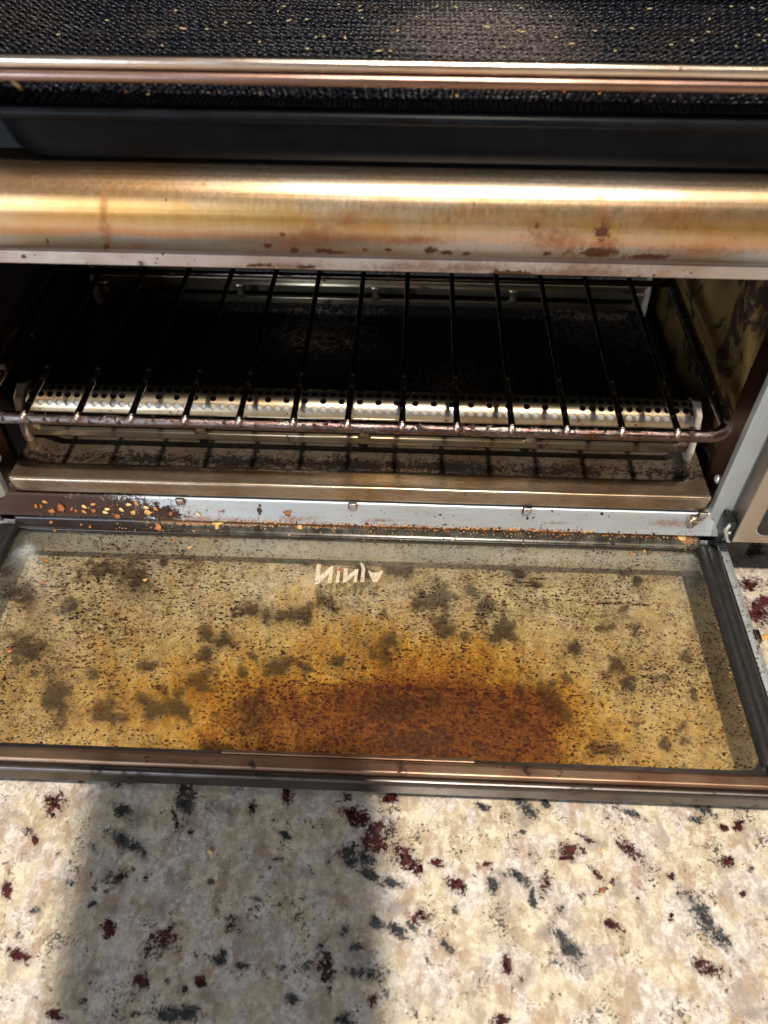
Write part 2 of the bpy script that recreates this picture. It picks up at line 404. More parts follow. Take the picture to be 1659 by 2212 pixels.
STEEL_DOOR = metal('copper_tinted_steel', (0.44, 0.31, 0.22), 0.42, (0.24, 0.11, 0.07), 0.8, 0.22, 80, 'x', dark=(0.02, 0.010, 0.008), spots=0.6)
STEEL_DARK = metal('darkened_door_edge', (0.17, 0.16, 0.165), 0.34, (0.09, 0.07, 0.05), 0.8, 0.34, 70, 'x', dark=(0.016, 0.014, 0.013), spots=0.5)
STEEL_GUARD = metal('heater_guard_steel', (0.50, 0.43, 0.31), 0.30, (0.30, 0.20, 0.10), 0.8, 0.32, 70, 'x', dark=(0.03, 0.012, 0.008), spots=0.6, bs=0.03, met=0.88)
STEEL_RACK = metal('burnt_chrome_rod', (0.19, 0.16, 0.155), 0.22, (0.11, 0.045, 0.035), 0.9, 0.42, 260, 'x', dark=(0.012, 0.008, 0.007), spots=0.9, bs=0.5)
WIRE = metal('burnt_wire', (0.12, 0.10, 0.09), 0.26, (0.05, 0.03, 0.02), 0.8, 0.35, 200, 'y', dark=(0.008, 0.006, 0.005), spots=0.8, bs=0.3)
WELD = metal('bare_weld_tip', (0.62, 0.55, 0.50), 0.25, (0.35, 0.15, 0.08), 0.8, 0.1, 500, 'y', dark=(0.02, 0.01, 0.008), spots=0.6, bs=0.4)
STEEL_RIM = metal('tinted_basket_rim', (0.84, 0.74, 0.66), 0.22, (0.62, 0.38, 0.24), 0.8, -0.02, 50, 'x', dark=(0.07, 0.02, 0.012), spots=0.5)
STEEL_RIM2 = metal('reddened_lower_bead', (0.34, 0.22, 0.19), 0.30, (0.22, 0.12, 0.07), 0.8, 0.10, 60, 'x', dark=(0.04, 0.014, 0.010), spots=0.5)
STEEL_PANEL = metal('brushed_panel', (0.56, 0.50, 0.45), 0.42, (0.46, 0.40, 0.34), 0.4, -0.3, 40, 'x', spots=0.0)
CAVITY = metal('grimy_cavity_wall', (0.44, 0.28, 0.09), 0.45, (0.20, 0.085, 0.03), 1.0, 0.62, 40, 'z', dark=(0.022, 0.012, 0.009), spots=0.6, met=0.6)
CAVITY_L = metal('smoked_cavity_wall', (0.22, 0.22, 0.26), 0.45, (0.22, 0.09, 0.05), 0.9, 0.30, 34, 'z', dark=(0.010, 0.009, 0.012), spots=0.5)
RETURN = metal('browned_return_flange', (0.17, 0.09, 0.06), 0.42, (0.09, 0.04, 0.03), 0.8, 0.1, 40, 'z', dark=(0.018, 0.009, 0.006), spots=0.3)
CERAMIC = plain('ceramic_bracket', (0.40, 0.33, 0.27), 0.5, 0.0, 0.35, 120)
TUBE = plain('frosted_liner', (0.34, 0.325, 0.32), 0.4, 0.5, 0.15, 300)
PAN = plain('black_enamel', (0.006, 0.007, 0.009), 0.30, 0.0, 0.35, 60, 0.1, 0.06)
RUBBER = plain('black_silicone', (0.018, 0.018, 0.018), 0.42, 0.0, 0.3, 300, 0.15)
PLASTIC = plain('black_plastic', (0.012, 0.013, 0.015), 0.3, 0.0, 0.2)
DISPLAY = plain('black_touch_panel', (0.006, 0.007, 0.010), 0.12, 0.0, 0.1)
BEZEL = plain('bright_display_bezel', (0.70, 0.75, 0.85), 0.15, 1.0, 0.05)
HOUSING = plain('dark_housing', (0.05, 0.05, 0.052), 0.45, 0.6, 0.2)
CAVDARK = plain('blackened_steel', (0.018, 0.014, 0.013), 0.4, 0.5, 0.4, 60)

def mesh_mat():
    m = NT('black_coated_mesh'); n = m.noise(30, 4); n2 = m.noise(700, 2)
    c = m.mix(m.ramp(n, 0.45, 0.65), (0.004, 0.006, 0.011), (0.010, 0.008, 0.010))
    d = m.ramp(m.noise(45, 5, 0.7), 0.56, 0.72, 0, 0.38)
    c = m.mix(d, c, m.mix(m.noise(500, 3), (0.03, 0.018, 0.012), (0.22, 0.17, 0.13)))
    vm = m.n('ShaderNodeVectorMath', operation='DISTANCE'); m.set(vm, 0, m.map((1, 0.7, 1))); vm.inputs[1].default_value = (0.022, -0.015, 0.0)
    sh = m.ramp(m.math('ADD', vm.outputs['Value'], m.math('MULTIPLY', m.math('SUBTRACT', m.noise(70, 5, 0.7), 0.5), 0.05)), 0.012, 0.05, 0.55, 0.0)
    c = m.mix(m.math('MULTIPLY', sh, m.ramp(m.noise(420, 3), 0.4, 0.6, 0.3, 1.0)), c, (0.20, 0.16, 0.155))  # pinkish-grey dust patch that also paints the dull sheen at the centre
    return m.done(m.bsdf(c, m.fmix(n2, 0.12, 0.5), 0.0, None, Specular_IOR_Level=0.3))
MESHM = mesh_mat()
def curb_mat():
    m = NT('greasy_curb')
    n = m.noise(60, 5, 0.65); le = m.attr('stain_dark')
    c = m.mix(m.ramp(m.noise(120, 5, 0.7), 0.4, 0.62), (0.020, 0.019, 0.014), (0.060, 0.056, 0.042))
    c = m.mix(m.ramp(m.math('ADD', le, m.math('SUBTRACT', n, 0.5)), 0.0, 0.5), c, (0.018, 0.010, 0.008))
    t = m.ramp(m.math('ADD', m.attr('stain_tan'), m.math('MULTIPLY', m.math('SUBTRACT', m.noise(500, 5, 0.75), 0.5), 2.4)), 0.1, 0.5)
    c = m.mix(t, c, m.mix(m.noise(900, 2), (0.10, 0.035, 0.01), (0.44, 0.22, 0.07)))
    return m.done(m.bsdf(c, m.fmix(n, 0.12, 0.4), 0.0, m.bump(m.math('ADD', n, t), 0.3, 0.0005)))
CURB = curb_mat()
def crumb(name, a, b):
    m = NT(name); n = m.noise(900, 4, 0.7)
    return m.done(m.bsdf(m.mix(m.ramp(n, 0.3, 0.7), a, b), 0.55, 0.0, m.bump(n, 0.4, 0.0004)))
SEED = crumb('toasted_sesame', (0.42, 0.15, 0.04), (0.68, 0.34, 0.12))
SEEDY = crumb('pale_sesame', (0.70, 0.48, 0.20), (0.88, 0.68, 0.36))
FLAKE = crumb('orange_crumb', (0.20, 0.055, 0.018), (0.56, 0.22, 0.07))
FLAKEY = crumb('golden_crumb', (0.50, 0.26, 0.07), (0.80, 0.54, 0.22))
CHAR = crumb('charred_crumb', (0.012, 0.007, 0.006), (0.05, 0.02, 0.015))
HERB = crumb('dry_herb', (0.34, 0.25, 0.12), (0.66, 0.55, 0.32))
def letters():
    m = NT('cream_print'); spk = speck_mask(m, 0.05)
    c = m.mix(m.ramp(m.noise(150, 4), 0.4, 0.7), (0.95, 0.84, 0.68), (0.88, 0.70, 0.52))
    tr = m.n('ShaderNodeBsdfTransparent')
    return m.done(m.smix(m.math('MULTIPLY', m.math('SUBTRACT', 1.0, spk), 0.30), m.bsdf(m.mix(m.math('MULTIPLY', spk, 0.9), c, (0.05, 0.02, 0.012)), 0.5), tr.outputs[0]))
PRINT = letters()

# ------------------------------------------------------------------ setting: worktop
def spots_from(crop, ox, oy, k):
    return [(ox+k*x, oy+k*y, k*a, k*b, t) for x, y, a, b, t in crop]
LM = [(240,240,38,52,25),(790,170,15,22,0),(820,360,18,15,0),(1095,245,22,24,0),(1240,190,22,40,0),(510,560,45,20,-40),(85,890,45,24,20),(470,775,25,32,0),(700,820,66,34,-40),(990,760,28,42,0),(865,1000,22,22,0),(610,990,26,32,0),(1415,930,28,74,0),(1610,1085,20,26,0),(800,1040,22,22,0),(240,1150,36,20,10),(1540,290,70,34,30),(1620,380,60,56,20),(1500,205,20,20,0),(30,605,20,30,0),(355,130,10,18,0),(760,300,12,40,-15),(1200,470,20,10,0),(630,550,10,20,0),(155,390,10,26,-10)]
LB = [(130,350,18,18,0),(535,270,55,26,45),(520,390,46,28,40),(605,435,44,26,50),(798,235,34,74,0),(1220,360,32,10,25),(405,425,24,10,50),(310,573,20,13,10),(145,695,20,15,0),(75,805,18,18,0),(955,900,24,28,0),(1050,930,24,18,20),(1390,845,18,20,0),(1490,780,22,28,0),(1590,965,70,26,10),(1262,1080,28,24,0),(720,1150,52,34,10),(800,1130,60,34,0),(575,1140,15,15,0),(645,1130,12,14,0),(1490,1160,30,30,0),(1500,440,50,40,30),(1560,475,44,30,0),(1600,540,64,20,30),(1100,640,22,12,10),(910,570,16,12,0),(400,665,26,12,-30),(100,100,16,16,0),(560,135,60,20,0),(720,1000,12,20,0),(360,1090,16,30,0),(1420,480,20,10,-50),(1540,850,24,20,0),(1620,745,20,26,0),(250,450,8,20,30)]
LG = [(495,690,36,30,0),(740,545,22,42,0),(1400,620,70,24,10),(900,1060,80,50,0),(415,960,50,22,0),(1330,520,40,28,20),(1080,540,30,40,0),(180,975,34,18,0),(480,540,70,60,0),(680,680,60,60,0),(1350,940,60,60,0),(1560,900,90,50,0),(60,280,40,30,0),(600,300,60,60,0),(950,250,80,40,0),(1580,440,110,120,0)]
RM = [(35,200,40,22,-30),(20,335,34,40,0),(100,470,54,34,30),(60,415,20,22,0),(150,520,22,34,0),(165,720,34,26,0),(310,590,40,26,30),(450,490,15,11,0),(1530,333,20,24,0),(1440,287,13,9,0),(1460,330,22,13,20),(805,435,48,30,20),(870,380,34,13,30),(1060,430,58,24,45),(1480,483,32,22,10),(690,590,30,46,0),(910,530,50,11,52),(940,607,26,13,-20),(990,572,11,13,0),(1240,550,24,15,40),(1550,620,16,12,0),(990,760,34,16,30),(525,910,22,50,0),(1400,940,70,26,20),(500,1165,34,20,0),(230,490,26,14,20),(790,470,50,10,5),(1240,722,12,16,0)]
RB = [(605,240,60,24,40),(430,250,34,14,20),(700,237,22,13,20),(1070,275,56,14,25),(1370,255,70,14,32),(1340,298,40,13,10),(520,540,46,15,20),(600,565,56,20,50),(1390,735,150,28,50),(800,850,70,28,50),(760,690,20,17,0),(270,850,34,17,45),(1480,1045,9,9,0),(1185,520,7,7,0),(1585,515,10,10,0),(60,780,50,22,30),(30,570,50,20,15),(305,690,16,20,0),(640,640,14,50,-10),(630,450,8,8,0),(600,355,14,12,0),(1095,640,7,7,0),(130,1130,10,24,-20),(120,770,30,12,45),(185,900,8,30,-30),(465,590,30,30,0)]
RG = [(50,680,80,70,0),(690,800,50,70,30),(620,960,50,90,30),(1640,640,40,70,-20),(1400,940,90,40,20),(465,590,44,40,0),(900,400,90,44,20),(1010,600,50,60,30),(270,850,50,30,20),(1380,730,160,50,50),(1360,260,90,40,30),(600,300,70,50,20),(1600,1140,70,40,0),(1300,620,30,40,0)]
UG = [(290,1250,30,26,0),(545,1312,22,17,0),(590,1330,26,15,20),(440,1365,20,17,0),(482,1385,22,15,0),(445,1415,18,18,0),(600,1435,24,20,0),(835,1400,30,36,20),(935,1290,40,26,0),(1080,1355,32,28,20),(1040,1310,20,22,0),(430,1470,34,18,20),(125,1500,26,50,0),(225,1530,30,26,0),(340,1530,30,20,0),(375,1520,46,30,10),(540,1545,30,34,0),(1165,1480,26,14,30),(1205,1520,60,12,52),(1345,1472,34,16,10),(1330,1440,16,18,0),(52,1285,34,22,0),(650,1205,26,14,0),(745,1200,44,22,0),(860,1225,32,20,0),(1060,1215,16,12,0),(1305,1355,16,10,10),(780,1240,30,20,0),(960,1350,26,18,0),(700,1300,30,18,10),(850,1530,46,26,0),(900,1600,60,26,0),(1330,1620,24,12,0),(320,1440,20,16,0),(60,1400,40,26,0),(220,1230,40,24,0),(640,1330,24,16,0),(1120,1490,20,22,0),(1240,1400,20,14,0)]
DR = [(1630,1325,34,26,10),(1622,1262,36,12,0),(1579,1255,10,12,0),(1606,1405,8,24,-15),(1655,1300,20,12,0),(1630,1190,20,14,0)]
_r = random.Random(5)
UX = [(_r.uniform(20, 1500), _r.uniform(1190, 1620), _r.uniform(7, 20), _r.uniform(6, 15), _r.uniform(-40, 60)) for _ in range(75)]
def gran_fields(px, py):
    ma = blobs(px, py, [(x, y, a*1.3, b*1.3, t) for x, y, a, b, t in spots_from(LM, 0, 1620, .5)+spots_from(RM, 829.5, 1620, .5)+DR])
    bl = blobs(px, py, [(x, y, a*1.35, b*1.35, t) for x, y, a, b, t in spots_from(LB, 0, 1620, .5)+spots_from(RB, 829.5, 1620, .5)])
    gr = blobs(px, py, spots_from(LG, 0, 1620, .5)+spots_from(RG, 829.5, 1620, .5)+[(x, y, a*2, b*2, t) for x, y, a, b, t in UG[::2]])
    return {'maroon': ma, 'black': bl, 'grey': gr, 'soft': blobs(px, py, [(x, y, a*1.15, b*1.15, t) for x, y, a, b, t in UG+UX])}
gx = np.r_[np.linspace(-1.2, -0.32, 6)[:-1], np.arange(-0.31, 0.33, 0.0011), np.linspace(0.34, 1.2, 6)]
gy = np.r_[np.linspace(-0.75, -0.31, 4)[:-1], np.arange(-0.30, 0.10, 0.0011), np.linspace(0.11, 0.60, 5)]
top = grid('countertop', gx, np.c_[gy, np.full(len(gy), -H)], GRAN, fields=gran_fields, smooth=False)
# give the slab thickness
sb = MB().box(-1.2, 1.2, -0.75, 0.60, -H-0.031, -H-0.001)
slab = sb.obj('countertop_slab', GRAN, top, smooth=False)
tag(top, None, None, kind='structure')

# ------------------------------------------------------------------ the oven
oven = thing('toaster_oven', (0, 0.12, -H), 'two-level steel toaster oven, its grimy lower glass door folded down onto the granite', 'toaster oven')
ND = [(x, y, a, b, t) for x, y, a, b, t in []]
none = lambda px, py: {'stain_dark': np.full(len(px), -1.), 'stain_tan': np.full(len(px), -1.)}

# cavity
MB().box(-0.194, 0.194, 0.030, 0.222, -0.076, -0.071).obj('cavity_floor', CAVDARK, oven, smooth=False)
MB().box(-0.194, 0.194, 0.222, 0.226, -0.076, 0.30).obj('back_wall', CAVDARK, oven, smooth=False)
def side_wall(s, mat):
    # pressed steel wall with a rack ledge and a slanted emboss
    X0 = s*0.1945
    ys = np.linspace(0.036, 0.222, 90); zs = np.linspace(-0.071, 0.076, 70)
    Y, Z = np.meshgrid(ys, zs, indexing='ij')
    def bumpf(d, wd): return 0.5*(1+np.tanh((wd-np.abs(d))/0.0016))
    ledge = bumpf(Z-(-0.012+0.0), 0.0045)*0.0045+bumpf(Z-0.040, 0.0045)*0.0045
    dist = (Z-0.010)-1.05*(Y-0.052)
    emb = bumpf(dist, 0.006)*(Y < 0.10)*0.0035
    Xm = X0-s*(np.maximum(ledge, emb))
    V = np.stack([Xm, Y, Z], -1).reshape(-1, 3); n, m_ = Y.shape
    idx = np.arange(n*m_).reshape(n, m_)
    F = np.stack([idx[:-1, :-1], idx[1:, :-1], idx[1:, 1:], idx[:-1, 1:]], -1).reshape(-1, 4)
    return link('side_wall', V, F.tolist(), mat, oven)
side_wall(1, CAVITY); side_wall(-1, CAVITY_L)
for s in (-1, 1):
    x0, x1 = sorted((s*0.1965, s*0.216))
    MB().box(x0, x1, 0.012, 0.24, -0.098, 0.31).obj('outer_panel', HOUSING, oven, smooth=False)
    x0, x1 = sorted((s*0.1895, s*0.1955))
    rf_ = MB().box(x0, x1, 0.018, 0.0355, -0.072, 0.082).obj('return_flange', RETURN, oven, smooth=False)
    q = back(1551, 1035, 'x', 0.1893)
    MB().tube([(s*0.1875, q[1], q[2]), (s*0.1884, q[1], q[2]), (s*0.1894, q[1], q[2])], [0.001, 0.0022, 0.0024], 12).obj('rivet', STEEL_JAMB, rf_)
    # front jamb: face with a folded ridge
    P = [(0.1890, 0.0165), (0.1895, 0.0150), (0.1950, 0.0105), (0.1962, 0.0092), (0.1972, 0.0105), (0.2020, 0.0112)]
    P = [(s*a, b) for a, b in P]
    zz = np.linspace(-0.069, 0.30, 12)
    V = [(a, b, z) for z in zz for a, b in P]+[(a, b+0.002, z) for z in zz for a, b in P]
    k = len(P); n = len(zz); F = []
    for i in range(n-1):
        for j in range(k-1):
            a = i*k+j; F.append((a, a+1, a+1+k, a+k)); a += n*k; F.append((a+1, a, a+k, a+1+k))
    for i in (0, n-1):
        for j in range(k-1): a = i*k+j; F.append((a, a+1, a+1+n*k, a+n*k))
    for i in range(n-1):
        for j in (0, k-1): a = i*k+j; F.append((a, a+k, a+k+n*k, a+n*k))
    jb = link('door_jamb', V, F, STEEL_JAMB, oven, smooth=True, auto=25)
    q = back(1589, 1108, 'y', 0.010)
    sm = MB().tube([(s*q[0], 0.0112, q[2]), (s*q[0], 0.0085, q[2]), (s*q[0], 0.0078, q[2])], [0.0024, 0.0024, 0.0014], 14)
    sm.obj('screw', STEEL_GUARD, jb)
# underside and feet
MB().box(-0.196, 0.196, 0.020, 0.236, -0.098, -0.078).obj('base_plate', HOUSING, oven, smooth=False)
for fx, fy in ((-0.20, 0.075), (0.236, 0.075), (-0.20, 0.20), (0.236, 0.20)):
    MB().tube([(fx, fy, -0.1175), (fx, fy, -0.116), (fx, fy, -0.098)], [0.010, 0.012, 0.013], 24).obj('foot', RUBBER, oven, auto=40)

# divider with the rolled steel bar
prof = [(0.012, 0.0800), (-0.0005, 0.0800), (-0.0012, 0.0806), (-0.0012, 0.0851), (-0.0005, 0.0858)]
th = np.linspace(math.radians(-78), math.radians(88), 26)
bulge = [(0.0055-0.0165*math.cos(t)**0.85, 0.1022+0.0168*math.sin(t)) for t in th]
P = resample(np.array(prof+bulge+[(0.012, 0.1191)]), 0.0012)
BT = [(224, 450, 13, 70, 3), (232, 520, 12, 46, 4), (224, 470, 9, 90, 4), (1300, 425, 22, 26, 0), (1302, 470, 26, 60, 0), (1310, 530, 46, 30, 0), (1150, 480, 26, 40, 0), (1440, 470, 120, 36, 0), (1200, 520, 90, 40, 0), (680, 505, 60, 30, 0), (640, 525, 120, 18, 0), (965, 475, 8, 14, -30), (300, 530, 50, 12, 0), (900, 520, 100, 14, 0), (1500, 545, 160, 20, 0), (1000, 460, 60, 14, 0), (750, 470, 40, 30, 0)]
BD = [(1290, 545, 70, 14, 0), (1300, 500, 22, 20, 0), (635, 541, 13, 7, 0), (700, 542, 24, 6, 0), (725, 545, 26, 5, 0), (930, 541, 18, 10, 0), (965, 546, 16, 6, 0), (1008, 548, 14, 5, 0), (970, 476, 8, 3, 40), (230, 532, 9, 12, 0), (52, 548, 8, 7, 0), (1160, 487, 7, 12, 10), (1180, 548, 12, 6, 0), (580, 530, 14, 7, 0), (1400, 555, 60, 8, 0), (102, 520, 5, 12, 0), (790, 540, 8, 5, 0), (612, 505, 10, 6, 0), (840, 540, 14, 6, 0)]
bf = lambda px, py: {'stain_dark': blobs(px, py, BD), 'stain_tan': blobs(px, py, BT)}
div = MB().box(-0.1945, 0.1945, 0.012, 0.222, 0.0790, 0.1180).obj('divider', CAVDARK, oven, smooth=False)
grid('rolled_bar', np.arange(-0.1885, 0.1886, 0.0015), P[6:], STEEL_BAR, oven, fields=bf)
lipP = resample(np.array([(0.012, 0.0800), (-0.0005, 0.0800), (-0.0014, 0.0806), (-0.0014, 0.0856), (0.0, 0.0860)]), 0.0008)
LD = [(305, 570, 8, 7, 0), (52, 554, 7, 7, 0), (160, 562, 4, 4, 0), (560, 573, 40, 5, 0), (420, 562, 5, 4, 0), (1100, 590, 60, 8, 0), (660, 577, 30, 5, 0)]
LT = [(1250, 590, 240, 26, 0), (1000, 580, 200, 18, 0), (305, 570, 14, 10, 0), (620, 575, 120, 10, 0), (850, 578, 100, 14, 0)]
grid('bar_lip', np.arange(-0.1885, 0.1886, 0.0015), lipP, STEEL_LIP, oven, fields=lambda px, py: {'stain_dark': blobs(px, py, LD), 'stain_tan': blobs(px, py, LT)})
link('upper_floor', [(-0.1885, 0.012, 0.1193), (0.1885, 0.012, 0.1193), (0.1885, 0.222, 0.1193), (-0.1885, 0.222, 0.1193)], [(0, 1, 2, 3)], STEEL_JAMB, oven)
MB().box(-0.216, 0.216, 0.012, 0.24, 0.31, 0.318).obj('top_panel', HOUSING, oven, smooth=False)
for s in (-1, 1):
    x0, x1 = sorted((s*0.190, s*0.1945))
    MB().box(x0, x1, 0.016, 0.222, 0.1195, 0.309).obj('upper_side_wall', CAVDARK, oven, smooth=False)

# sill below the crumb tray, curb and screw
SD = [(150, 1105, 260, 60, 2), (60, 1090, 220, 60, 0), (350, 1110, 60, 18, 4), (560, 1103, 8, 9, 0), (1300, 1110, 5, 5, 0), (1140, 1120, 5, 5, 0), (950, 1112, 4, 4, 0)]
ST = [(1450, 1130, 60, 13, 0), (1500, 1125, 30, 14, 0), (420, 1120, 200, 10, 2), (640, 1122, 60, 10, 0), (820, 1124, 50, 6, 0), (250, 1110, 220, 30, 0), (1200, 1130, 40, 5, 0)]
sf = lambda px, py: {'stain_dark': blobs(px, py, SD)*1.4, 'stain_tan': blobs(px, py, ST)}
sillP = resample(fillet([(0.032, -0.0672), (0.0150, -0.0672), (0.0135, -0.0745), (0.0125, -0.0790), (0.0118, -0.0812)], 0.0012), 0.001)
sill = grid('sill', np.arange(-0.1975, 0.1976, 0.0015), sillP, STEEL_LIGHT, oven, fields=sf)
for px_ in (390, 762, 1138, 1517):
    py_ = 1075+ (px_-390)*0.0265+6
    q = back(px_, py_, 'y', 0.0140)
    MB().box(q[0]-0.0024, q[0]+0.0024, 0.0128, 0.0141, q[2]-0.0026, q[2]+0.0022, 0.0004).obj('slot', PLASTIC, sill)
    MB().box(q[0]-0.0018, q[0]+0.0021, 0.0124, 0.0139, q[2]-0.0022, q[2]+0.0020, 0.0003).obj('slot', STEEL_LIP, sill)
q = back(1497, 1123, 'y', 0.0128)
MB().tube([(q[0], 0.0135, q[2]), (q[0], 0.0118, q[2]), (q[0], 0.0106, q[2]), (q[0], 0.0102, q[2])], [0.0031, 0.0031, 0.0024, 0.001], 18).obj('screw', STEEL_GUARD, sill)

# ---- door, folded down flat
door = link('door', [(0, 0, 0)], [], STEEL_LIGHT, oven)   # carrier mesh replaced below
bpy.data.objects.remove(door)
f = MB()
f.box(0.1988, 0.2032, -0.1275, 0.0135, -0.1075, -0.0872, 0.0006)
f.box(-0.2032, -0.1988, -0.1275, 0.0135, -0.1075, -0.0872, 0.0006)
f.box(-0.1985, 0.1985, 0.0085, 0.0118, -0.1075, -0.0920)
door = f.obj('door', STEEL_LIGHT, oven, auto=30, attrs=None)
# corner plates between sill and gaskets
for s in (-1, 1):
    pts = [(s*0.2032, 0.0138), (s*0.1895, 0.0135), (s*0.1935, 0.0105), (s*0.1985, 0.0075), (s*0.2032, 0.0075)]
    if s > 0: pts = pts[::-1]
    k = len(pts); V = [(a, b, -0.0868) for a, b in pts]+[(a, b, -0.0900) for a, b in pts]
    mecor = MB().add(V, [tuple(range(k-1, -1, -1)), tuple(range(k, 2*k))]+[(j, (j+1) % k, (j+1) % k+k, j+k) for j in range(k)])
    mecor.obj('corner_plate', STEEL_LIGHT, door, smooth=False)
def gsub(n=1): pass
# curb: sloped greasy channel between sill and glass
cp = resample(fillet([(0.0118, -0.0812), (0.0140, -0.0838), (0.0135, -0.0852), (0.0108, -0.0878), (0.0098, -0.0884), (0.0090, -0.0886), (0.0084, -0.0896)], 0.0008), 0.0006)
CD = [(150, 1145, 320, 40, 3)]
CT = [(1478, 1158, 34, 16, 30), (1400, 1150, 160, 9, 2), (1200, 1146, 260, 9, 1.5), (900, 1138, 280, 8, 1.5), (640, 1132, 180, 9, 2), (430, 1128, 140, 9, 2)]
grid('channel', np.arange(-0.1895, 0.1896, 0.0012), cp, CURB, door, fields=lambda px, py: {'stain_dark': blobs(px, py, CD), 'stain_tan': blobs(px, py, CT)})
# pane
ZG = -0.0895
def gl_fields(px, py):
    # browner, thicker film low on the door; dark amber patch behind the front edge
    y = (py-1165-(px-830)*0.028)
    amb = np.clip((y-60)/300, 0, 1)*0.62*np.exp(-((px-740)/640)**2)
    edge = 1/(1+np.exp(-(y-312)/5.0))
    patch = np.exp(-np.clip(np.abs(px-985)-150, 0, None)**2/(2*80**2))*0.75+0.35*np.exp(-np.clip(np.abs(px-800)-240, 0, None)**2/(2*90**2))
    amb = amb+edge*patch*(0.66+0.25*np.exp(-((px-1090)/110)**2)+0.2*np.exp(-((px-815)/40)**2))+np.exp(-(((px-940)/230)**2+((y-290)/110)**2))*0.35
    amb = amb+edge*0.20*np.exp(-((px-900)/430)**2)
    film = np.clip((y-30)/300, 0, 1)
    clean = np.clip(1-y/160, 0, 1)*np.clip((px-500)/300, 0, 1)
    sp = 0.75-0.5*np.exp(-((px-760)/160)**2-((y-60)/110)**2)-0.35*np.clip(1-y/50, 0, 1)
    sp = sp+0.12+edge*patch*0.8+0.35*np.exp(-((px-330)/330)**2-((y-60)/140)**2)
    sp = sp-0.4*np.exp(-((px-1440)/100)**2-((y-150)/60)**2)
    sc = blobs(px, py, [(1130, 1258, 55, 5, 3), (1150, 1250, 50, 4, 0), (1110, 1232, 40, 3, -3), (1150, 1237, 50, 3, 3), (1150, 1266, 40, 4, 8), (110, 1267, 75, 3.5, 2), (260, 1357, 75, 3.5, 3), (1330, 1303, 170, 5, 3), (700, 1370, 5, 34, 20), (755, 1480, 4, 26, 5), (1000, 1498, 22, 12, 0), (900, 1492, 22, 8, 0), (470, 1472, 120, 4, 1.5), (1055, 1450, 6, 30, 0), (700, 1480, 150, 4, 1.5), (900, 1487, 280, 6, 1.5), (240, 1262, 60, 3, 2)])
    return {'amber': amb, 'film': film, 'clean': clean, 'speck': sp, 'scratch': sc}
pane = grid('glass_pane', np.linspace(-0.1988, 0.1988, 330), np.c_[np.linspace(0.0086, -0.1205, 130), np.full(130, ZG)], GLASS_TOP, door, fields=gl_fields, smooth=False)
MB().box(-0.1987, 0.1987, -0.1204, 0.0084, ZG-0.0035, ZG-0.0002).obj('glass_body', GLASS_CLEAR, door, smooth=False)
# print, seen from its back
PT = [[(390,250),(447,257),(428,415),(408,518),(353,522)],[(428,415),(575,283),(612,285),(606,322),(408,518)],[(566,318),(612,285),(583,507),(527,507)],
      [(668,315),(701,320),(683,500),(637,498)],[(668,290),(705,296),(702,312),(667,310)],[(748,307),(801,308),(793,415),(775,496),(734,495)],[(793,412),(903,318),(940,320),(938,352),(780,494)],[(898,330),(941,320),(920,493),(876,493)],
      [(958,228),(1015,262),(1031,320),(1018,493),(966,490),(985,320),(975,270)],[(1065,330),(1120,365),(1215,365),(1228,340),(1275,343),(1190,493),(1135,487),(1095,410)]]
pm = MB()
for i, poly in enumerate(PT):
    zz = ZG+0.00018+0.00003*(i % 3)
    pts = [back((1150+x/3.318)/1.8517, (2180+y/3.318)/1.8517, 'z', zz) for x, y in poly]
    pm.add(pts, [tuple(range(len(pts)))])
pm.obj('printed_letters', PRINT, pane, smooth=False)
# gaskets with a rounded top and a lengthwise groove
for s in (-1, 1):
    gp = [(0.1866, -0.0893), (0.1868, -0.0862), (0.1880, -0.0850), (0.1905, -0.0847), (0.1916, -0.0853), (0.1928, -0.0848), (0.1960, -0.0850), (0.1974, -0.0862), (0.1978, -0.0893)]
    ys = np.r_[0.0092, 0.0090, np.linspace(0.0080, -0.1155, 60), -0.1165, -0.1168]
    sc_ = np.ones(len(ys)); sc_[0] = sc_[-1] = 0.7; sc_[1] = sc_[-2] = 0.93
    L = []
    for y, k in zip(ys, sc_):
        wv = 0.00012*math.sin(y*260)+0.0001*math.sin(y*710)
        L.append([(s*(0.192+(a-0.192)*k+wv), y, -0.0893+(z+0.0893)*k) for a, z in gp])
    MB().loft(L, cap=True).obj('gasket', RUBBER, door, auto=50)
    # scorched corner end where the gasket meets the front rail
    cpt = [(s*(0.1925-0.0022*t), -0.1172-0.0035*t, -0.0868-0.0008*t) for t in np.linspace(0, 1, 6)]
    MB().tube(cpt, [0.0028, 0.0031, 0.0030, 0.0031, 0.0027, 0.0015], 12).obj('gasket_end', STEEL_DARK, door)
# inner liner with rounded corners around the glass
def ring(outer, inner, z, name, mat, parent, depth=0.0008):
    k = len(outer); V = [(x, y, z) for x, y, _ in outer]+[(x, y, z) for x, y, _ in inner]+[(x, y, z-depth) for x, y, _ in inner]
    F = [(j, (j+1) % k, k+(j+1) % k, k+j) for j in range(k)]+[(k+j, k+(j+1) % k, 2*k+(j+1) % k, 2*k+j) for j in range(k)]
    return link(name, V, F, mat, parent, smooth=False)
ring(rrect(-0.1987, 0.1987, -0.1206, 0.0084, 0.0002, 0, 8), rrect(-0.1869, 0.1869, -0.1180, 0.0082, 0.0075, 0, 8), ZG+0.0005, 'glass_liner', STEEL_DARK, door)
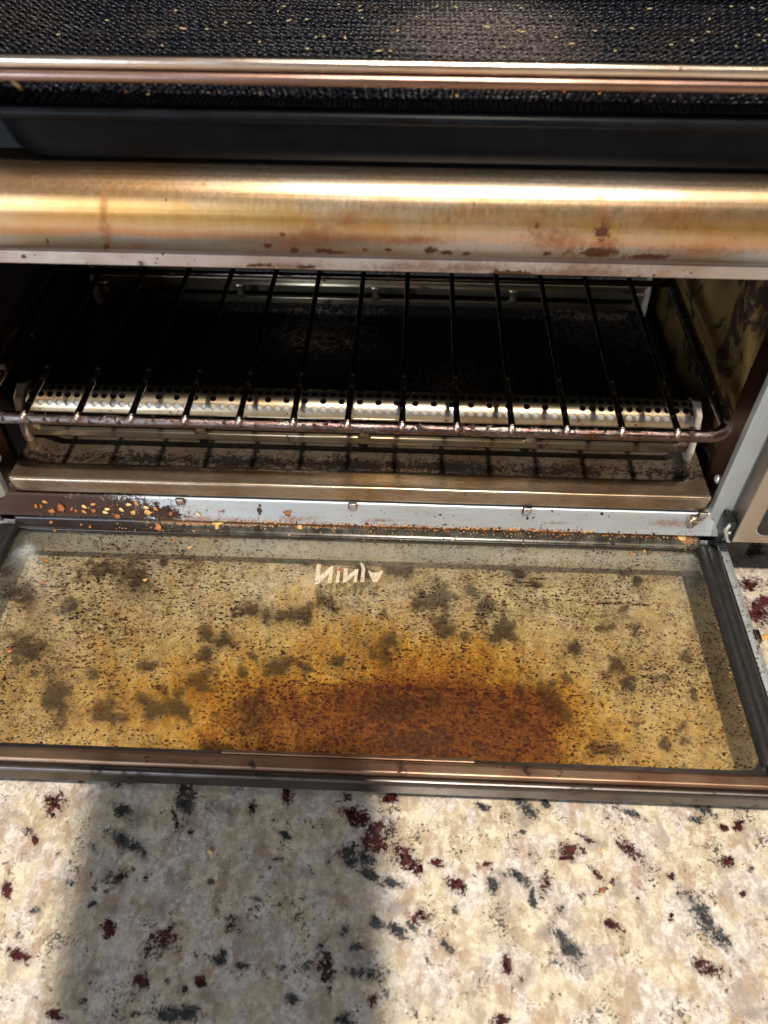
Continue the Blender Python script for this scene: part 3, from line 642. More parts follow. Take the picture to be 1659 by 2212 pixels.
# front rail: retaining strip, copper-coloured tread, dark groove, folded outer edge
fp1 = resample(fillet([(-0.1180, -0.0890), (-0.1180, -0.0872), (-0.1200, -0.0870), (-0.1202, -0.0882)], 0.0004), 0.0008)
strip = grid('retaining_strip', np.arange(-0.05, 0.0625, 0.003), fp1, STEEL_DOOR, door, auto=40)
fp2 = resample(fillet([(-0.1203, -0.0895), (-0.1203, -0.0874), (-0.1216, -0.0866), (-0.1262, -0.0866), (-0.1268, -0.0880), (-0.1270, -0.0900)], 0.0008), 0.0008)
grid('front_rail', np.arange(-0.2032, 0.2033, 0.003), fp2, STEEL_DOOR, door, auto=40)
fp3 = resample(fillet([(-0.1270, -0.0905), (-0.1275, -0.0888), (-0.1292, -0.0890), (-0.1302, -0.0905), (-0.1302, -0.0985), (-0.1290, -0.0995), (-0.1250, -0.0995)], 0.0010), 0.0008)
grid('front_edge', np.arange(-0.2040, 0.2041, 0.003), fp3, STEEL_DARK, door, auto=40)
q = back(1605, 1371, 'z', -0.087)
MB().box(0.2020, 0.2052, q[1]-0.0035, q[1]+0.0035, -0.0910, -0.0866, 0.0006).obj('catch', STEEL_DARK, door)
# outer pane under the inner one
MB().box(-0.1987, 0.1987, -0.1250, 0.0084, -0.1068, -0.1045).obj('outer_pane', GLASS_CLEAR, door, smooth=False)
# hinge brackets
for s in (-1, 1):
    MB().box(*sorted((s*0.199, s*0.2025)), 0.0136, 0.030, -0.1000, -0.0700, 0.0006).obj('hinge', STEEL_LIGHT, door)

# ---- heater guards: perforated half round over a slotted front face
def perforated(x0, x1, nx, rows, centre, R, a0, a1, r):
    """strip of the arch with round holes; a = angle, 0 at the front (-y), 90 on top"""
    mb = MB(); dx = (x1-x0)/nx; da = (a1-a0)/rows; n = 12
    V = []; F = []; 
    sq = []
    for k in range(n):
        t = 2*math.pi*k/n+math.pi/4; c, s_ = math.cos(t), math.sin(t); mxx = max(abs(c), abs(s_)); sq.append((c/mxx/2, s_/mxx/2))
    for j in range(rows):
        for i in range(nx):
            off = 0.0
            cx_ = x0+(i+0.5)*dx; ca = a0+(j+0.5)*da; b = len(V)
            for (u, v), k in zip(sq, range(n)):
                V.append((cx_+u*dx, ca+v*da))
            for k in range(n):
                t = 2*math.pi*k/n+math.pi/4; V.append((cx_+r*math.cos(t), ca+(r/R)*math.sin(t)))
            skip = (j % 2 == 1 and i % 2 == 1 and 9 < i < nx-12)
            for k in range(n):
                k2 = (k+1) % n; F.append((b+k, b+k2, b+n+k2, b+n+k))
            if skip: F.append(tuple(b+n+k for k in range(n)))
    W = [(x, centre[0]-R*math.cos(a), centre[1]+R*math.sin(a)) for x, a in V]
    return W, F
def heater(off=0.0):
    R = 0.0105; c = (0.0565, -0.0370)
    V, F = perforated(-0.177, 0.176, 72, 5, c, R, math.radians(25), math.radians(150), 0.00172)
    b0 = len(V)
    for a in (12, 18, 25):
        for x in (-0.177, 0.176): V.append((x, c[0]-R*math.cos(math.radians(a)), c[1]+R*math.sin(math.radians(a))))
    F += [(b0, b0+1, b0+3, b0+2), (b0+2, b0+3, b0+5, b0+4)]
    V = [(x, y+off, z) for x, y, z in V]
    g = link('heater_guard', V, F, STEEL_GUARD, oven)
    try: g.data.normals_split_custom_set_from_vertices([((0, (y-off-c[0])/R, (z-c[1])/R)) for x, y, z in V])
    except Exception: pass
    y0 = c[0]-R*math.cos(math.radians(14))+off; z0 = c[1]+R*math.sin(math.radians(14))
    # slotted front face: bottom rail, top rail, posts with rounded slots
    s = MB(); xa, xb = -0.181, 0.180
    prof_t = resample(fillet([(y0, z0), (y0-0.0004, z0-0.0025), (y0-0.0012, z0-0.0040), (y0+0.0006, z0-0.0045)], 0.0006), 0.0006)
    prof_b = resample(fillet([(y0+0.0006, z0-0.0118), (y0-0.0014, z0-0.0124), (y0-0.0016, z0-0.0168), (y0+0.001, z0-0.0180)], 0.0008), 0.0006)
    for pr in (prof_t, prof_b):
        s.loft([[(xa, a, b) for a, b in pr], [(xb, a, b) for a, b in pr]], closed=False)
    fr = s.obj('slotted_face', STEEL_GUARD, g)
    fr.modifiers.new('thick', 'SOLIDIFY').thickness = 0.0005
    for px_ in (-0.1805, -0.088, 0.0015, 0.0915, 0.1725):
        wd = 0.0075 if abs(px_) > 0.1 else 0.0055
        pts = []
        for zz, ww in ((z0-0.0035, wd*0.85), (z0-0.0055, wd*0.5), (z0-0.0080, wd*0.42), (z0-0.0105, wd*0.5), (z0-0.0128, wd*0.85)):
            pts.append([(px_-ww+wd*0.5, y0-0.0006, zz), (px_-ww*0.6+wd*0.5, y0-0.0016, zz), (px_+ww*0.6+wd*0.5, y0-0.0016, zz), (px_+ww+wd*0.5, y0-0.0006, zz), (px_+wd*0.5, y0+0.0006, zz)])
        MB().loft(pts, cap=True).obj('slot_post', STEEL_GUARD, g)
    for s_ in (-1, 1):
        ex = 0.1785 if s_ > 0 else -0.1805
        b = MB()
        L = []
        for dxx in (0, 0.0035):
            L.append([(ex+s_*dxx, off+a, bb) for a, bb in ((0.0440, -0.0560), (0.0430, -0.0500), (0.0450, -0.0380), (0.0490, -0.0290), (0.0570, -0.0255), (0.0650, -0.0290), (0.0690, -0.0400), (0.0690, -0.0560), (0.0600, -0.0590), (0.0500, -0.0590))])
        b.loft(L, cap=True); b.obj('end_bracket', CERAMIC, g, smooth=False)
    t = MB().tube([(-0.178, c[0]+off, c[1]+0.001), (0, c[0]+off, c[1]+0.001), (0.178, c[0]+off, c[1]+0.001)], 0.0036, 18)
    t.obj('heating_tube', TUBE, g, auto=60)
    li = [(c[0]+off-0.0097*math.cos(a), c[1]+0.0097*math.sin(a)) for a in np.linspace(math.radians(14), math.radians(49.5), 8)]
    MB().loft([[(-0.178, a, b_) for a, b_ in li], [(0.178, a, b_) for a, b_ in li]], closed=False).obj('inner_liner', TUBE, g)
    hp = [(c[0]+off+0.0088*math.cos(a), c[1]+0.0088*math.sin(a)) for a in np.linspace(math.radians(-60), math.radians(100), 14)]
    MB().loft([[(-0.178, a, b_) for a, b_ in hp], [(0.178, a, b_) for a, b_ in hp]], closed=False).obj('dark_hole_backing', CAVDARK, g)  # added dark sheet, stands in for the shade seen through the holes
    # bright back reflector behind the slots
    rp = resample(np.array([(y0+0.021, z0-0.001), (y0+0.018, z0-0.010), (y0+0.012, z0-0.0165)]), 0.002)
    MB().loft([[(-0.178, a, b_) for a, b_ in rp], [(0.178, a, b_) for a, b_ in rp]], closed=False).obj('reflector', STEEL_GUARD, g)
heater(0.0); heater(0.137)

# rack hook bracket on the left wall
q = back(60, 715, 'x', -0.186)
MB().box(-0.194, -0.184, q[1], q[1]+0.020, q[2]-0.004, q[2]+0.004, 0.0006).obj('rack_hook', CAVITY_L, oven)
MB().tube([(-0.190, q[1]-0.001, q[2]+0.004), (-0.1845, q[1]-0.0015, q[2]+0.001), (-0.183, q[1]-0.001, q[2]-0.004)], 0.0007, 8).obj('hook_lip', STEEL_GUARD, oven)

# ---- control panel on the right of the front
xl = 0.1975; ZB = -0.0712
cp_ = MB().box(xl, 0.262, -0.0012, 0.0100, ZB, 0.302, 0.0008).obj('control_panel', STEEL_PANEL, oven, auto=30)
z1 = 0.25
bz = MB(); n_ = 10
outer = rrect(0.2062, 0.256, ZB+0.0062, z1, 0.006, 0, 8); inner = rrect(0.2068, 0.2554, ZB+0.0068, z1-0.0006, 0.0055, 0, 8)
k = len(outer)
V = [(x, -0.0012, z) for x, z, _ in outer]+[(x, -0.0018, z) for x, z, _ in [( (a[0]+b[0])/2, (a[1]+b[1])/2, 0) for a, b in zip(outer, inner)]]+[(x, -0.00125, z) for x, z, _ in inner]
F = [(j, (j+1) % k, k+(j+1) % k, k+j) for j in range(k)]+[(k+j, k+(j+1) % k, 2*k+(j+1) % k, 2*k+j) for j in range(k)]
link('display_bezel', V, F, BEZEL, cp_)
link('touch_display', [(x, -0.0014, z) for x, z, _ in inner], [tuple(range(k))], DISPLAY, cp_, smooth=False)
# black plastic end bracket below the jamb
bm_ = MB()
bm_.box(xl-0.0050, xl-0.0003, 0.0005, 0.0105, ZB-0.0006, ZB+0.0128, 0.0006)
bm_.obj('end_cap', PLASTIC, oven)
eb = MB()
eb.tube([(xl-0.0044, -0.0002, ZB+0.0125), (xl-0.0052, 0.0, ZB+0.008), (xl-0.0022, -0.0004, ZB+0.0008), (xl-0.0006, -0.0008, ZB)], [0.0009, 0.0011, 0.0009, 0.0007], 8)
eb.box(xl-0.0034, xl-0.0016, -0.0004, 0.003, ZB+0.0050, ZB+0.0066, 0.0004)
eb.obj('end_cap_rib', STEEL_JAMB, oven)
MB().box(xl+0.001, 0.262, 0.0105, 0.24, ZB+0.002, 0.309).obj('electronics_housing', HOUSING, oven, smooth=False)

# ------------------------------------------------------------------ crumb tray
tray = thing('crumb_tray', (0, 0.10, -0.070), 'shallow stained steel crumb tray slid in below the heaters, front half spattered black', 'tray')
TD = []
r2 = random.Random(3)
for i in range(150):
    x = r2.uniform(120, 1380); y = 1003+(x-800)*0.029+min(26, abs(r2.gauss(0, 16)))*-1+r2.uniform(0, 14)
    k = 1.4 if 330 < x < 1200 else 0.8
    TD.append((x, y, r2.uniform(5, 20)*k, r2.uniform(3, 8)*k, r2.uniform(-10, 10)))
TT = [(100, 1000, 110, 40, 0), (250, 1010, 160, 30, 0), (1300, 1010, 120, 26, 0), (500, 1022, 500, 10, 1.5), (250, 1050, 300, 12, 1.5)]
xr0, xr1 = -0.1835, 0.1868
def tf(px, py):
    yy = py-(1024+(px-800)*0.029)          # distance from the fold at the front of the pan
    band = 0.42*np.exp(-((yy+17)/13)**2)+0.15*np.exp(-((yy+34)/30)**2)
    band *= 0.55+0.45*np.exp(-((px-760)/520)**2)+0.15*np.sin(px/37.0)
    d = np.where(yy < -1, -0.42+band*1.25, -1.0)
    d = np.where(yy < -85, 0.55+0.35*np.sin(px/90.0)*np.sin(py/41.0), d)          # burnt, with cavity shade painted in, behind the front heater
    return {'stain_dark': np.where((yy < -1) & (yy > -85), d+0.33, d), 'stain_tan': np.maximum(blobs(px, py, TT), np.where(yy < -3, -0.1, -1))}
tp = [(0.0156, -0.0652), (0.0146, -0.0645), (0.0146, -0.0562), (0.0153, -0.0553), (0.0165, -0.0550), (0.0262, -0.0553), (0.0285, -0.0562), (0.0315, -0.0600), (0.0350, -0.0625), (0.19, -0.0650), (0.195, -0.060), (0.20, -0.055)]
pt_ = resample(fillet(tp, 0.0012), 0.0014)
X = np.arange(xr0+0.0002, xr1, 0.0014)
def tray_sheet():
    nx, m_ = len(X), len(pt_)
    V = np.zeros((m_, nx, 3)); V[:, :, 0] = X[None]; V[:, :, 1] = pt_[:, 0][:, None]; V[:, :, 2] = pt_[:, 1][:, None]
    # side rims: raise the floor towards both ends to rim level
    d = np.minimum(X-X[0], X[-1]-X); rise = np.clip(1-(d-0.007)/0.009, 0, 1); rise = rise*rise*(3-2*rise)
    zf = V[:, :, 2]; inside = (pt_[:, 0] > 0.0262)[:, None]
    V[:, :, 2] = np.where(inside, zf+(-0.0553-zf)*rise[None], zf)
    V[:, :, 2] += 0.0001*np.sin(V[:, :, 0]*90)
    # round the lower front corners
    low = (pt_[:, 0] < 0.0150)[:, None] & (pt_[:, 1] < -0.0556)[:, None]
    k = np.clip(1-d/0.0065, 0, 1)[None]
    V[:, :, 2] = np.where(low, V[:, :, 2]*(1-0)+(-0.0560-V[:, :, 2])*(1-np.sqrt(np.clip(1-k*k, 0, 1))), V[:, :, 2])
    V = V.reshape(-1, 3); idx = np.arange(m_*nx).reshape(m_, nx)
    F = np.stack([idx[:-1, :-1], idx[:-1, 1:], idx[1:, 1:], idx[1:, :-1]], -1).reshape(-1, 4)
    px, py = proj(V)
    return link('tray_pan', V, F.tolist(), STEEL_TRAY, tray, attrs=tf(px, py))
tray_sheet()
for x in (xr0, xr1):
    b = MB().loft([[(x, 0.0150, -0.0640), (x, 0.20, -0.0640)], [(x, 0.0150, -0.0556), (x, 0.20, -0.0556)]], closed=False)
    b.obj('tray_side', STEEL_TRAY, tray, attrs={'stain_dark': [-1.]*4, 'stain_tan': [-1.]*4}, smooth=False)

# ------------------------------------------------------------------ lower oven rack
rack = thing('oven_rack', (0.0, 0.09, 0), 'blackened wire rack in the lower oven, thirteen thin wires on a thick burnt front rod', 'oven rack')
R0 = 0.0030; yb = 0.19
fr = [(x, y, z) for x, y, z in rrect(-0.175-R0*0, 0.175, 0.0, yb, 0.011, 0.0, 8)]
# extra points along the straights keep the tube even
FR = []
for i in range(len(fr)):
    a = np.array(fr[i]); c = np.array(fr[(i+1) % len(fr)]); d = np.linalg.norm(c-a); nseg = max(1, int(d/0.004))
    for t in range(nseg): FR.append(a+(c-a)*t/nseg)
MB().tube(FR, R0, 14, closed=True).obj('rack_frame', STEEL_RACK, rack)
def wire():
    pts = [(0, -0.0012, 0.0028), (0, 0.001, 0.0031), (0, 0.005, 0.0033)]+[(0, y, 0.0033) for y in np.linspace(0.02, yb-0.004, 16)]+[(0, yb+0.0012, 0.0029)]
    rr = [0.0017, 0.0017, 0.0015]+[0.00145]*17
    P_ = np.array(pts); P_[:, 0] += -0.15
    m = MB().tube(P_, rr, 10)
    return m.obj('rack_wire', WIRE, rack, loc=(-0.15, 0, 0))
w0 = wire()
t0 = MB().tube([(-0.15, -0.0026, 0.0006), (-0.15, -0.0019, 0.0020), (-0.15, 0.0002, 0.0030), (-0.15, 0.0012, 0.0034)], [0.0009, 0.0019, 0.0018, 0.0014], 10).obj('weld_tip', WELD, w0, loc=(-0.15, 0, 0))
for i in range(1, 13):
    c = w0.copy(); S.collection.objects.link(c); c.parent = rack
    c.location = (w0.location[0]+0.025*i, w0.location[1], w0.location[2])
    d_ = t0.copy(); S.collection.objects.link(d_); d_.parent = c
MB().tube([(-0.175, 0.13, -0.0), (0, 0.13, 0.0), (0.175, 0.13, 0.0)], 0.0018, 10).obj('cross_rod', WIRE, rack)

# ------------------------------------------------------------------ upper baking pan and mesh basket
pan = thing('baking_pan', (0.04, 0.10, 0.119), 'black enamel baking pan in the upper oven, directly under the mesh basket', 'baking pan')
def pl(dx, z, r): return rrect(-0.127-dx, 0.205+dx, -0.0005-dx*0.55, 0.20, r, z, 10)
L = [pl(-0.010, 0.1195, 0.020), pl(-0.0070, 0.1200, 0.022), pl(-0.0045, 0.1215, 0.024), pl(-0.0015, 0.1300, 0.026), pl(-0.0003, 0.1352, 0.027), pl(0.001, 0.1360, 0.027), pl(0.009, 0.1362, 0.028), pl(0.0115, 0.1372, 0.029), pl(0.0120, 0.1385, 0.029), pl(0.0108, 0.1398, 0.029), pl(0.0085, 0.1402, 0.028), pl(0.002, 0.1400, 0.027), pl(-0.001, 0.1380, 0.027), pl(-0.005, 0.1300, 0.026), pl(-0.012, 0.1220, 0.023), pl(-0.018, 0.1212, 0.020)]
m_ = MB().loft(L); k = len(L[0])
m_.F.append(tuple(range(k-1, -1, -1))); m_.F.append(tuple((len(L)-1)*k+j for j in range(k)))
m_.obj('pan_body', PAN, pan, auto=60)

bas = thing('air_fry_basket', (0.03, 0.09, 0.140), 'black woven mesh basket with a bright copper-tinted rim, littered with dry herb bits', 'basket')
BX0, BX1, BY0, BY1 = -0.150, 0.215, -0.0075, 0.205
def zb(x, y):
    dx = np.minimum(x-BX0, BX1-x); dy = np.minimum(y-BY0, BY1-y)
    hx = np.clip(1-dx/0.048, 0, 1); hy = np.clip(1-dy/0.012, 0, 1)
    h = np.maximum(hx, hy); h = np.where(h > 0, (hx**4+hy**4)**0.25, 0); h = np.clip(h, 0, 1)
    sag = -0.0012*np.sin((x-BX0)/(BX1-BX0)*np.pi)
    return 0.1425+0.0105*h**1.15+sag
pitch = 0.0020; rw = 0.00052
mm = MB()
def ribbon(P, r):
    return mm.tube(P, r, 5, cap=False)
js = np.arange(BY0+0.001, BY1, pitch); is_ = np.arange(BX0+0.001, BX1, pitch)
for j, y in enumerate(js):
    xs = np.arange(BX0, BX1, pitch/2)
    yw = y+0.00018*np.sin(xs*400+j)+0.0006*np.sin(xs*23+y*31)+0.0004*np.sin(xs*61-y*90)
    z = zb(xs, yw)+0.00055*np.cos((xs-is_[0])/pitch*np.pi+j*np.pi)*(0.75+0.45*np.sin(xs*70+j*1.7))+0.0003*np.sin(j*2.4+xs*40)
    ribbon(np.c_[xs, yw, z], rw)
for i, x in enumerate(is_):
    ys = np.arange(BY0, 0.150, pitch/2)
    z = zb(np.full(len(ys), x), ys)-0.00055*np.cos((ys-js[0])/pitch*np.pi+i*np.pi)
    ribbon(np.c_[x+0.0005*np.sin(ys*55+x*40)+0.00025*np.sin(ys*170+i*1.3), ys, z+0.0002*np.sin(i*1.9+ys*60)], rw*(0.9+0.2*math.sin(i*2.1)))
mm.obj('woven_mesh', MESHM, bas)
for dz, rr_ in ((0.1555, 0.00205), (0.1513, 0.00190)):
    rim = MB()
    fr = rrect(BX0-0.002, BX1+0.002, BY0-0.002, BY1+0.002, 0.02, dz, 10); FR = []
    for i in range(len(fr)):
        a = np.array(fr[i]); c = np.array(fr[(i+1) % len(fr)]); d = np.linalg.norm(c-a); ns = max(1, int(d/0.006))
        for t in range(ns): FR.append(a+(c-a)*t/ns)
    rim.tube(FR, rr_, 14, closed=True)
    rim.obj('basket_rim' if dz > 0.153 else 'lower_bead', STEEL_RIM if dz > 0.153 else STEEL_RIM2, bas)
q = back(28, 172, 'y', -0.008)
MB().tube([(q[0]-0.004, -0.006, q[2]+0.002), (q[0]-0.001, -0.0085, q[2]+0.0015), (q[0]+0.001, -0.0085, q[2]-0.001), (q[0]+0.0018, -0.0075, q[2]-0.0028)], 0.00095, 10).obj('rim_clip', STEEL_GUARD, bas)

# ------------------------------------------------------------------ crumbs, seeds, herbs
def seed_mesh(L_, W_, T_):
    V = []; F = []; n = 10; m = 10
    for i in range(m+1):
        t = math.pi*i/m; c = -math.cos(t); s = math.sin(t)
        wd = s*(1-0.35*c)
        for j in range(n):
            a = 2*math.pi*j/n; V.append((c*L_/2, wd*W_/2*math.cos(a), wd*T_/2*math.sin(a)))
    for i in range(m):
        for j in range(n): F.append((i*n+j, i*n+(j+1) % n, (i+1)*n+(j+1) % n, (i+1)*n+j))
    return np.array(V), F
def flake_mesh(R, rg, thick=0.25):
    n = 11; k = 4; V = []; F = []
    rad = [R*(0.45+0.65*rg.random()) for _ in range(n)]; st = 0.7+0.6*rg.random()
    for top_ in (0, 1):
        V.append((0, 0, R*thick*(0.9 if top_ else -0.2)*(0.7+0.5*rg.random())))
        for q_ in (0.5, 1.0):
            for j in range(n):
                a = 2*math.pi*j/n; r = rad[j]*q_
                z = R*thick*((1-q_*q_)*0.9+rg.uniform(-0.25, 0.35)) if top_ else R*thick*rg.uniform(-0.3, 0.0)*(1-q_*0.5)
                if q_ == 1.0 and top_ == 0: z = V[1+n+j][2] if False else 0
                V.append((r*math.cos(a)*st, r*math.sin(a), z))
    h = 1+2*n
    for b0, fl in ((0, True), (h, False)):
        for j in range(n):
            j2 = (j+1) % n
            f1 = (b0, b0+1+j, b0+1+j2); f2 = (b0+1+j, b0+1+n+j, b0+1+n+j2, b0+1+j2)
            F += [f1[::-1], f2[::-1]] if fl else [f1, f2]
    for j in range(n):
        j2 = (j+1) % n; F.append((1+n+j, 1+n+j2, h+1+n+j2, h+1+n+j))
    return np.array(V), F
def surf(px, py):
    """point on the sill / channel / glass seen at this pixel of the photo"""
    gz = back(px, py, 'z', ZG+0.0002)
    if gz[1] < 0.0084: return gz, np.array([0, 0, 1.])
    segs = [((0.0084, -0.0890), (0.0140, -0.0845)), ((0.0118, -0.0812), (0.0150, -0.0672))]
    for (y0, z0), (y1, z1_) in segs:
        best = None
        for t in np.linspace(0, 1, 60):
            y = y0+(y1-y0)*t; z = z0+(z1_-z0)*t; p = back(px, py, 'y', y)
            if best is None or abs(p[2]-z) < best[0]: best = (abs(p[2]-z), p, t)
        if best[0] < 0.0006:
            nn = np.array([0, -(z1_-z0), (y1-y0)]); nn /= np.linalg.norm(nn); return best[1], nn
    return back(px, py, 'y', 0.0125), np.array([0, -0.97, 0.24])
def place(V, pos, nrm, ang):
    z = nrm; x = np.array([1., 0, 0])-z*z[0]; x /= np.linalg.norm(x); y = np.cross(z, x)
    c, s = math.cos(ang), math.sin(ang); R_ = np.stack([c*x+s*y, -s*x+c*y, z])
    return V@R_+pos
Z2 = 1.843*1.8517
def z2(x, y): return x/Z2, (1900/1.8517)+y/Z2
def single(name, VF, mat, px, py, ang, label, cat, group, lift=0.0006, surface=None):
    V, F = VF; pos, nrm = surface or surf(px, py)
    pos = pos+nrm*lift
    return tag(link(name, place(V, pos, nrm, ang), F, mat, None, loc=tuple(pos)), label, cat, group)
SG = 'sesame seeds caught at the door hinge'
seeds = [((335,195),0,'upper sesame seed at the far left end of the greasy sill'),((625,230),1,'rust-coloured sesame seed on the dark greasy sill, just above another seed'),((690,212),0,'rusty sesame seed above the tall orange crumb on the left of the sill'),
 ((625,268),0,'sesame seed on the dark sill just left of the tall orange crumb'),((795,248),1,'upper seed of a touching pair on the dark part of the sill'),((780,272),1,'lower seed of a touching pair on the dark part of the sill'),
 ((900,253),1,'pale sesame seed lying crosswise on top of an upright orange crumb'),((952,214),1,'pale sesame seed where the greasy sill turns to clean steel'),((1010,208),0,'small sesame seed right of the pale seed high on the sill'),
 ((1080,235),1,'large golden sesame seed at the start of the clean steel sill'),((1150,246),0,'brownish sesame seed beside the large golden seed on the sill'),((1467,292),1,'lone pale sesame seed on the bright ridge below the sill')]
for (xy, yl, lab) in seeds:
    p = z2(*xy)
    single('sesame_seed', seed_mesh(0.0031, 0.0019, 0.0010), SEEDY if yl else SEED, p[0], p[1], rnd.uniform(-0.9, 0.9), lab, 'seed', SG, 0.0007)
flakes = [((385,265),.0026,FLAKE,'orange crumb left of the biggest crumb on the dark sill'),((455,245),.0038,FLAKE,'biggest orange crumb on the dark left end of the sill'),((695,262),.0026,FLAKE,'tall rough orange crumb under a rusty seed on the sill'),
 ((870,300),.0026,FLAKE,'upright orange crumb overhanging the dark channel'),((1095,275),.0030,FLAKEY,'flat golden crumb below the large golden seed'),((985,276),.0018,FLAKEY,'small golden crumb beside the upright orange crumb'),((1258,282),.0024,FLAKE,'orange crumb leaning on the charred lump'),
 ((1232,245),.0026,CHAR,'black charred lump on the left half of the sill'),((1165,385),.0026,FLAKE,'pointed orange crumb in the dark channel'),((1605,355),.0034,FLAKEY,'big golden flake in the channel left of centre'),((1283,478),.0018,FLAKE,'small orange crumb on the far edge of the glass'),
 ((268,228),.0020,FLAKE,'brownish crumb nearest the left end of the sill'),((305,232),.0013,FLAKE,'tiny brownish crumb second from the left end of the sill'),((530,248),.0012,FLAKE,'small rusty crumb right of the biggest crumb'),((560,262),.0013,FLAKE,'second small rusty crumb right of the biggest crumb'),
 ((375,347),.0012,FLAKE,'small orange crumb in the channel near its left corner'),((665,382),.0011,FLAKE,'round orange crumb in the dark part of the channel'),((405,410),.0013,FLAKE,'orange crumb at the back edge of the glass near the left corner'),((600,365),.0010,FLAKE,'small orange crumb in the dark channel above a round one'),((1650,268),.0013,FLAKE,'small reddish crumb on the clean steel sill'),
 ((1398,535),.0015,FLAKEY,'yellow crumb on the glass below the golden flake'),((340,630),.0017,FLAKE,'red-orange crumb on the speckled glass near the left edge'),((1070,775),.0013,FLAKEY,'golden crumb alone on the speckled left half of the glass'),((320,790),.0012,FLAKE,'pinkish crumb resting on a charred streak on the glass')]
for xy, R_, mt, lab in flakes:
    p = z2(*xy); single('crumb', flake_mesh(R_*0.95, rnd, 0.22), mt, p[0], p[1], rnd.uniform(0, 6), lab, 'crumb', 'baked-on crumbs on the sill and door', R_*0.2)
more = [(622, 1108, .0032, FLAKE, 'orange rough crumb on the bright ridge near the middle of the sill'), (648, 1136, .0028, FLAKEY, 'golden crumb in the channel just right of the middle-left clump'), (1473, 1158, .0030, FLAKEY, 'golden flake in the grease at the right end of the channel'),
        (735, 1232, .0019, FLAKE, 'orange crumb dotting the printed lettering'), (983, 1252, .0013, FLAKE, 'orange crumb on the glass right of the lettering'), (1000, 1262, .0017, FLAKE, 'larger orange crumb on the glass, paired with a smaller one right of the lettering'), (1362, 1197, .0014, FLAKE, 'orange crumb at the back of the glass towards the right'), (1368, 1218, .0009, FLAKE, 'tiny orange crumb on the right part of the glass'),
        (1427, 1196, .0011, FLAKE, 'orange crumb on the glass by the right gasket'), (1392, 1190, .0010, FLAKEY, 'golden crumb on the glass short of the right gasket'), (1324, 1172, .0020, CHAR, 'black burnt crumb sitting on the channel towards the right'), (20, 1406, .0019, FLAKE, 'orange crumb at the left border of the glass'),
        (562, 1092, .0011, CHAR, 'black burnt crumb on the clean steel sill left of centre'), (1192, 1103, .0012, CHAR, 'black burnt crumb on the clean steel sill right of centre')]
for px_, py_, R_, mt, lab in more:
    single('crumb', flake_mesh(R_*0.9, rnd, 0.3), mt, px_, py_, rnd.uniform(0, 6), lab, 'crumb', 'baked-on crumbs on the sill and door', R_*0.15)
# on the worktop
UP = np.array([0, 0, 1.])
for px_, py_, mt, lab in ((455, 1840, SEEDY, 'pale sesame seed alone on the shaded granite'), (1303, 1837, SEEDY, 'tiny pale seed on the sunlit granite beside a maroon spot'), (1316, 1914, SEEDY, 'pale seed next to a reddish crumb on the sunlit granite')):
    g_ = back(px_, py_, 'z', -H); single('sesame_seed', seed_mesh(0.0030 if px_ < 500 else 0.0022, 0.0018, 0.001), mt, 0, 0, -0.6, lab, 'seed', 'sesame seeds on the granite', 0.0005, (g_, UP))
for px_, py_, R_, mt, lab in ((1300, 1924, .0018, FLAKE, 'reddish crumb on the sunlit granite beside a pale seed'), (1291, 1937, .0011, SEEDY, 'whitish crumb on the sunlit granite below a reddish crumb'), (1652, 1375, .0028, FLAKEY, 'pale flat flake on the granite at the right of the door')):
    g_ = back(px_, py_, 'z', -H); single('crumb', flake_mesh(R_, rnd, 0.3), mt, 0, 0, 1, lab, 'crumb', 'crumbs on the granite', 0.0003, (g_, UP))
# fine crumbs nobody could count
fc_ = {0: MB(), 1: MB(), 2: MB()}
rg = random.Random(11)
def dust(px_, py_, R_, kind):
    V, F = flake_mesh(R_, rg, 0.5); pos, nrm = surf(px_, py_)
    fc_[kind].add(place(V, pos+nrm*R_*0.2, nrm, rg.uniform(0, 6)), F)
for i in range(700):
    x = rg.triangular(330, 1500, 1100); dust(x, 1137+(x-830)*0.030+rg.gauss(0, 2.6)+(3 if x > 1300 else 0), rg.choice([0.0004, 0.0005, 0.0006, 0.0008]), rg.choice([0, 0, 0, 1, 2]))
for i in range(1300):
    t = rg.random()
    if t < 0.50: x = rg.triangular(280, 1500, 620); y = 1133+(x-700)*0.028+rg.gauss(0, 5)
    elif t < 0.72: x = rg.uniform(250, 1480); y = 1146+(x-700)*0.028+rg.uniform(-10, 14)
    elif t < 0.77: x = rg.gauss(1487, 14); y = 1160+rg.gauss(6, 16)
    elif t < 0.81: x = rg.uniform(100, 1490); y = 1160+(x-700)*0.028+abs(rg.gauss(0, 9))
    elif t < 0.87: x = rg.uniform(60, 620); y = 1100+(x-60)*0.03+rg.gauss(6, 9)
    else: x = rg.uniform(150, 1500); y = 1112+(x-700)*0.028+rg.uniform(-16, 8)
    if y < 1086+(x-700)*0.028: continue
    dust(x, y, rg.choice([0.0002, 0.0002, 0.0003, 0.0004, 0.0005]), rg.choice([0, 0, 1, 1, 2]))
for i in range(60):   # along the right gasket
    t = rg.random(); dust(1508+t*125-rg.random()*6, 1190+t*460, rg.choice([0.0002, 0.0003, 0.0004]), rg.choice([0, 1]))
for kk, mt, nm, lb in ((0, FLAKE, 'fine_crumbs', 'fine orange crumbs packed along the door channel'), (1, FLAKEY, 'golden_crumbs', 'fine golden crumbs scattered along the door channel'), (2, CHAR, 'burnt_crumbs', 'fine burnt crumbs scattered along the door channel and sill')):
    tag(fc_[kk].obj(nm, mt, smooth=False), lb, 'crumbs', kind='stuff')
